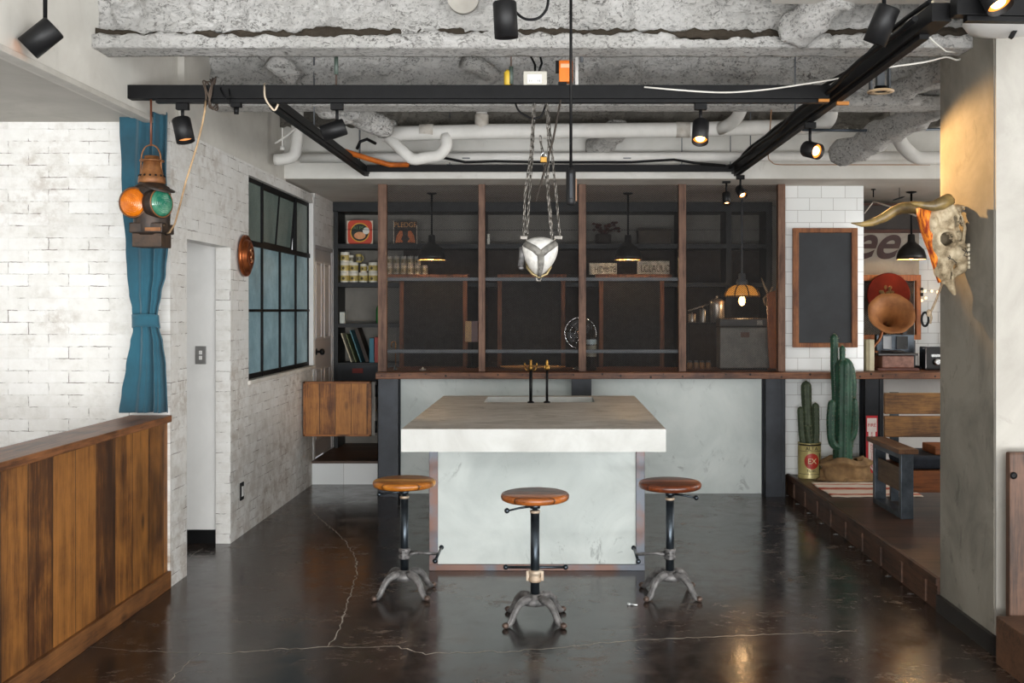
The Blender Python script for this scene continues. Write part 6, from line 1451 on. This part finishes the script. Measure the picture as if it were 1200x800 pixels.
# ================================================================ COW SKULL
ds = 4.95; S = lambda a, b, dd=0.: P(a, b, ds)+Vector((0, dd, 0)); k_ = ds/F
def BONE():
    m, t, b = base('skull_bone'); v = wpos(t)
    c = ramp(t, nz(t, v, 14, 7, .65), [(.36, C('#5f5038')), (.46, C('#97866a')), (.60, C('#c2b396'))]); setin(t, b, 'Base Color', c); b.inputs['Roughness'].default_value = .7
    bump(t, b, nz(t, v, 45, 7, .7), .35, .004); return m
m_bone = BONE()
sk = MB()
def El(px, py, rx, rz, ry, dd=0., ang=0): sk.ell(S(px, py, dd), (rx*k_, ry, rz*k_), 24, 16, Matrix.Rotation(math.radians(ang), 3, 'Y'))
El(1103, 256, 15, 20, .085); El(1112, 262, 10, 20, .075); El(1098, 282, 11, 22, .085, 0, -8); El(1108, 296, 13, 20, .075); El(1105, 312, 11, 18, .055)
El(1120, 246, 7, 7, .05); El(1118, 296, 11, 10, .065); El(1124, 300, 9, 11, .06); El(1090, 262, 8, 16, .08)
El(1122, 278, 6, 9, .05, 0, 20); El(1126, 243, 5, 3, .02)
sk.tube([S(1104, 300), S(1108, 318), S(1114, 334), S(1119, 346)], [.040, .034, .022, .008], 16, flat=1.2)
sk.tube([S(1094, 285), S(1099, 305), S(1103, 322), S(1105, 333)], [.035, .026, .018, .008], 14, flat=1.2)
sk.tube([S(1120, 282), S(1128, 292), S(1129, 303), S(1127, 314), S(1117, 322), S(1110, 318)], [.022, .032, .036, .028, .018, .014], 14)
for s in (-1, 1):   # brow, cheek ridge round each orbit
    pts = [S(1103.5+10.5*math.cos(q*PI/9), 281+9.5*math.sin(q*PI/9), s*.068) for q in range(18)]
    sk.tube(pts, .011, 10, closed=True)
    sk.tube([S(1107, 240, s*.07), S(1114, 256, s*.085), S(1115, 272, s*.08)], [.014, .016, .012], 10)
    sk.tube([S(1112, 288, s*.06), S(1122, 285, s*.07), S(1124, 268, s*.07), S(1117, 250, s*.06)], [.011, .010, .009, .012], 10)
t = thing('cow_skull', S(1112, 290), 'weathered cow skull with two curved horns and an orange lit forehead hung on the column', 'skull')
so = sk.build('skull_bone', m_bone, t)
rm = so.modifiers.new('r', 'REMESH'); rm.mode = 'VOXEL'; rm.voxel_size = .0045; rm.use_smooth_shade = True
sm_ = so.modifiers.new('sm', 'SMOOTH'); sm_.factor = .5; sm_.iterations = 5
bake(so)
CUTS = []      # eye sockets, temple hollows and nasal openings pushed into the bone
for s in (-1, 1):
    CUTS += [(S(1103.5, 281, s*.085), .036, .078, .033, s), (S(1118.5, 262, s*.085), .014, .035, .042, s), (S(1112.5, 322, s*.05), .009, .035, .030, s), (S(1110, 262, s*.10), .020, .022, .035, s)]
off_ = wloc(t)
socket_ids = set()
for v in so.data.vertices:
    p = v.co+off_
    for c_, rx_, ry_, rz_, sg in CUTS:
        q = ((p.x-c_.x)/rx_)**2+((p.z-c_.z)/rz_)**2
        if q < 1 and (p.y-ds)*sg > 0:
            yn = c_.y-sg*ry_*(1-q**3)**.5
            if (p.y-yn)*sg > .004: p.y = yn; socket_ids.add(v.index)
    v.co = p-off_
so.data.materials.append(M('socket_grime_shade', '#3f3628', '#6b5f4a', 18, .85))  # dark bone colour paints shade and grime into the hollows
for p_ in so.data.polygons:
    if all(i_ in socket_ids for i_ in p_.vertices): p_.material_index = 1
for v in so.data.vertices: v.co += v.normal*(.0010*noise.fractal(v.co*28, 1, 2, 3))
m_horn = M('horn_sheath', '#4f4129', '#9a824e', 11, .4, 0, .2); 
MB().tube([S(1108, 237.5, -.06), S(1103, 236.5, -.085), S(1094, 241, -.10), S(1084, 244, -.10), S(1074, 243, -.10), S(1065, 241, -.09), S(1058.5, 239.5, -.08)], [.022, .031, .031, .025, .018, .011, .003], 20).build('horn', m_horn, t)
MB().tube([S(1094, 243, .08), S(1082, 240, .12), S(1070, 240, .15), S(1062, 243, .17), S(1050, 251, .18), S(1036, 257, .18), S(1022, 259.5, .17), S(1009, 258, .16)], [.034, .032, .028, .026, .024, .019, .012, .003], 20).build('horn', m_horn, t)
m_lit_hide = M('orange_lit_hide', '#8c2c0a', '#f08a24', 24, .75, 0, .6, st=(2.6, 2.6, .5), bsc=60, rng=(.42, .58))  # orange of the forehead strip is painted in for warm lamplight
hd_ = MB(); pts = [S(1082, 243, -.0), S(1083, 252), S(1086, 265), S(1090, 280), S(1093, 292), S(1095.5, 304), S(1098, 318), S(1101, 331)]
hd_.tube(pts, [.030, .032, .032, .028, .022, .018, .012, .007], 18, flat=1.7); ho_ = hd_.build('forehead_lit_hide', m_lit_hide, t)
m_tooth = M('tooth_ivory', '#bfb49c', '#d9cfb8', 40, .4)
for s in (-1, 1):
    for i in range(6): 
        c_ = S(1132.5+(i*.25), 288+i*5.0, s*.045); MB().box(c_.x-.016, c_.x+.012, c_.y-.011, c_.y+.011, c_.z-.0095, c_.z+.0085).build('tooth', m_tooth, t, bevel=.004)
cr = MB()
for pl in ([(1103, 302), (1106, 304), (1109, 305), (1113, 309)], [(1104, 305), (1106, 303.5), (1105, 300)], [(1121, 293), (1125, 296), (1123, 300), (1127, 302)], [(1124, 291), (1127, 298), (1130, 296)]):
    cr.tube([S(a, b, -.082 if a < 1115 else -.070) for a, b in pl], .0022, 6)
cr.build('painted_scrawl', M('dark_scrawl', '#2e2a26'), t)
tw_ = MB(); tw_.tube([S(1133, 224, -.02), S(1135, 229, -.02), S(1138, 238, -.02)], .0028, 6); tw_.tube([S(1136, 226, -.02), S(1133, 228, -.02)], .002, 6); tw_.build('hanging_wire', m_black, t)
MB().tube([S(1124, 247), (1.993, ds, PZ(247, ds))], .006, 8).build('wall_hook', m_iron, t)
# ================================================================ LIGHT AND CAMERA
def area(name, loc, rot, sx, sy, power, col=(1,1,1), spread=PI):
    ld = bpy.data.lights.new(name, 'AREA'); ld.shape = 'RECTANGLE'; ld.size = sx; ld.size_y = sy; ld.energy = power; ld.color = col; ld.spread = spread
    o = bpy.data.objects.new(name, ld); COL.objects.link(o); o.location = loc; o.rotation_euler = rot; return o
def point(name, loc, power, r=.03, col=(1, .66, .34)):
    ld = bpy.data.lights.new(name, 'POINT'); ld.energy = power; ld.shadow_soft_size = r; ld.color = col
    o = bpy.data.objects.new(name, ld); COL.objects.link(o); o.location = loc; return o
DAY = (.975, .99, 1.0)
# daylight from the shop windows behind the camera, and from the left over the rail
area('front_window_daylight', (-.2, -6.2, 1.65), (PI/2, 0, 0), 10.5, 3.2, 480, DAY)
area('left_window_daylight', (-5.6, 2.2, 1.7), (PI/2, 0, -PI/2), 5.5, 1.8, 20, DAY)
area('right_window_daylight', (5.4, -1.6, 1.65), (PI/2, 0, PI/2), 6.5, 2.8, 400, DAY)
area('corridor_fill', (-4.6, 6.4, 1.6), (PI/2, 0, -PI/2), .7, 1.8, 7, DAY)  # added light that keeps the corridor wall from going dark
area('right_room_fill', (5.2, 7.0, 1.7), (PI/2, 0, PI/2), 2.4, 1.9, 80, (1, .97, .93))  # added light that lifts the counter panel and far left wall
area('ceiling_fill', (-.2, -2.4, .12), (math.radians(146), 0, 0), 9.0, 2.2, 1500, DAY)  # added uplight inside the room to brighten the ceiling
for p in LP: point('pendant_glow', p+Vector((0,0,.015)), 22, .03)
point('amber_glow', AMB+Vector((0,0,-.10)), 4, .03)
w = bpy.data.worlds.new('world'); SC.world = w; w.use_nodes = True
bg = w.node_tree.nodes['Background']; bg.inputs['Color'].default_value = (.95, .97, 1, 1); bg.inputs['Strength'].default_value = .75
cam = bpy.data.cameras.new('camera'); co_ = bpy.data.objects.new('camera', cam); COL.objects.link(co_); SC.camera = co_
co_.location = (0, 0, CZ); co_.rotation_euler = (PI/2, 0, 0); cam.sensor_width = 36; cam.lens = 36; cam.shift_x = -(HX-600)/1200; cam.shift_y = -(400-HY)/1200
cam.clip_start = .05
vs_ = SC.view_settings; vs_.view_transform = 'Standard'; vs_.look = 'None'; vs_.gamma = 1; vs_.exposure = 0.07; vs_.use_curve_mapping = False
SC.cycles.use_denoising = True; SC.cycles.max_bounces = 8; SC.cycles.diffuse_bounces = 5
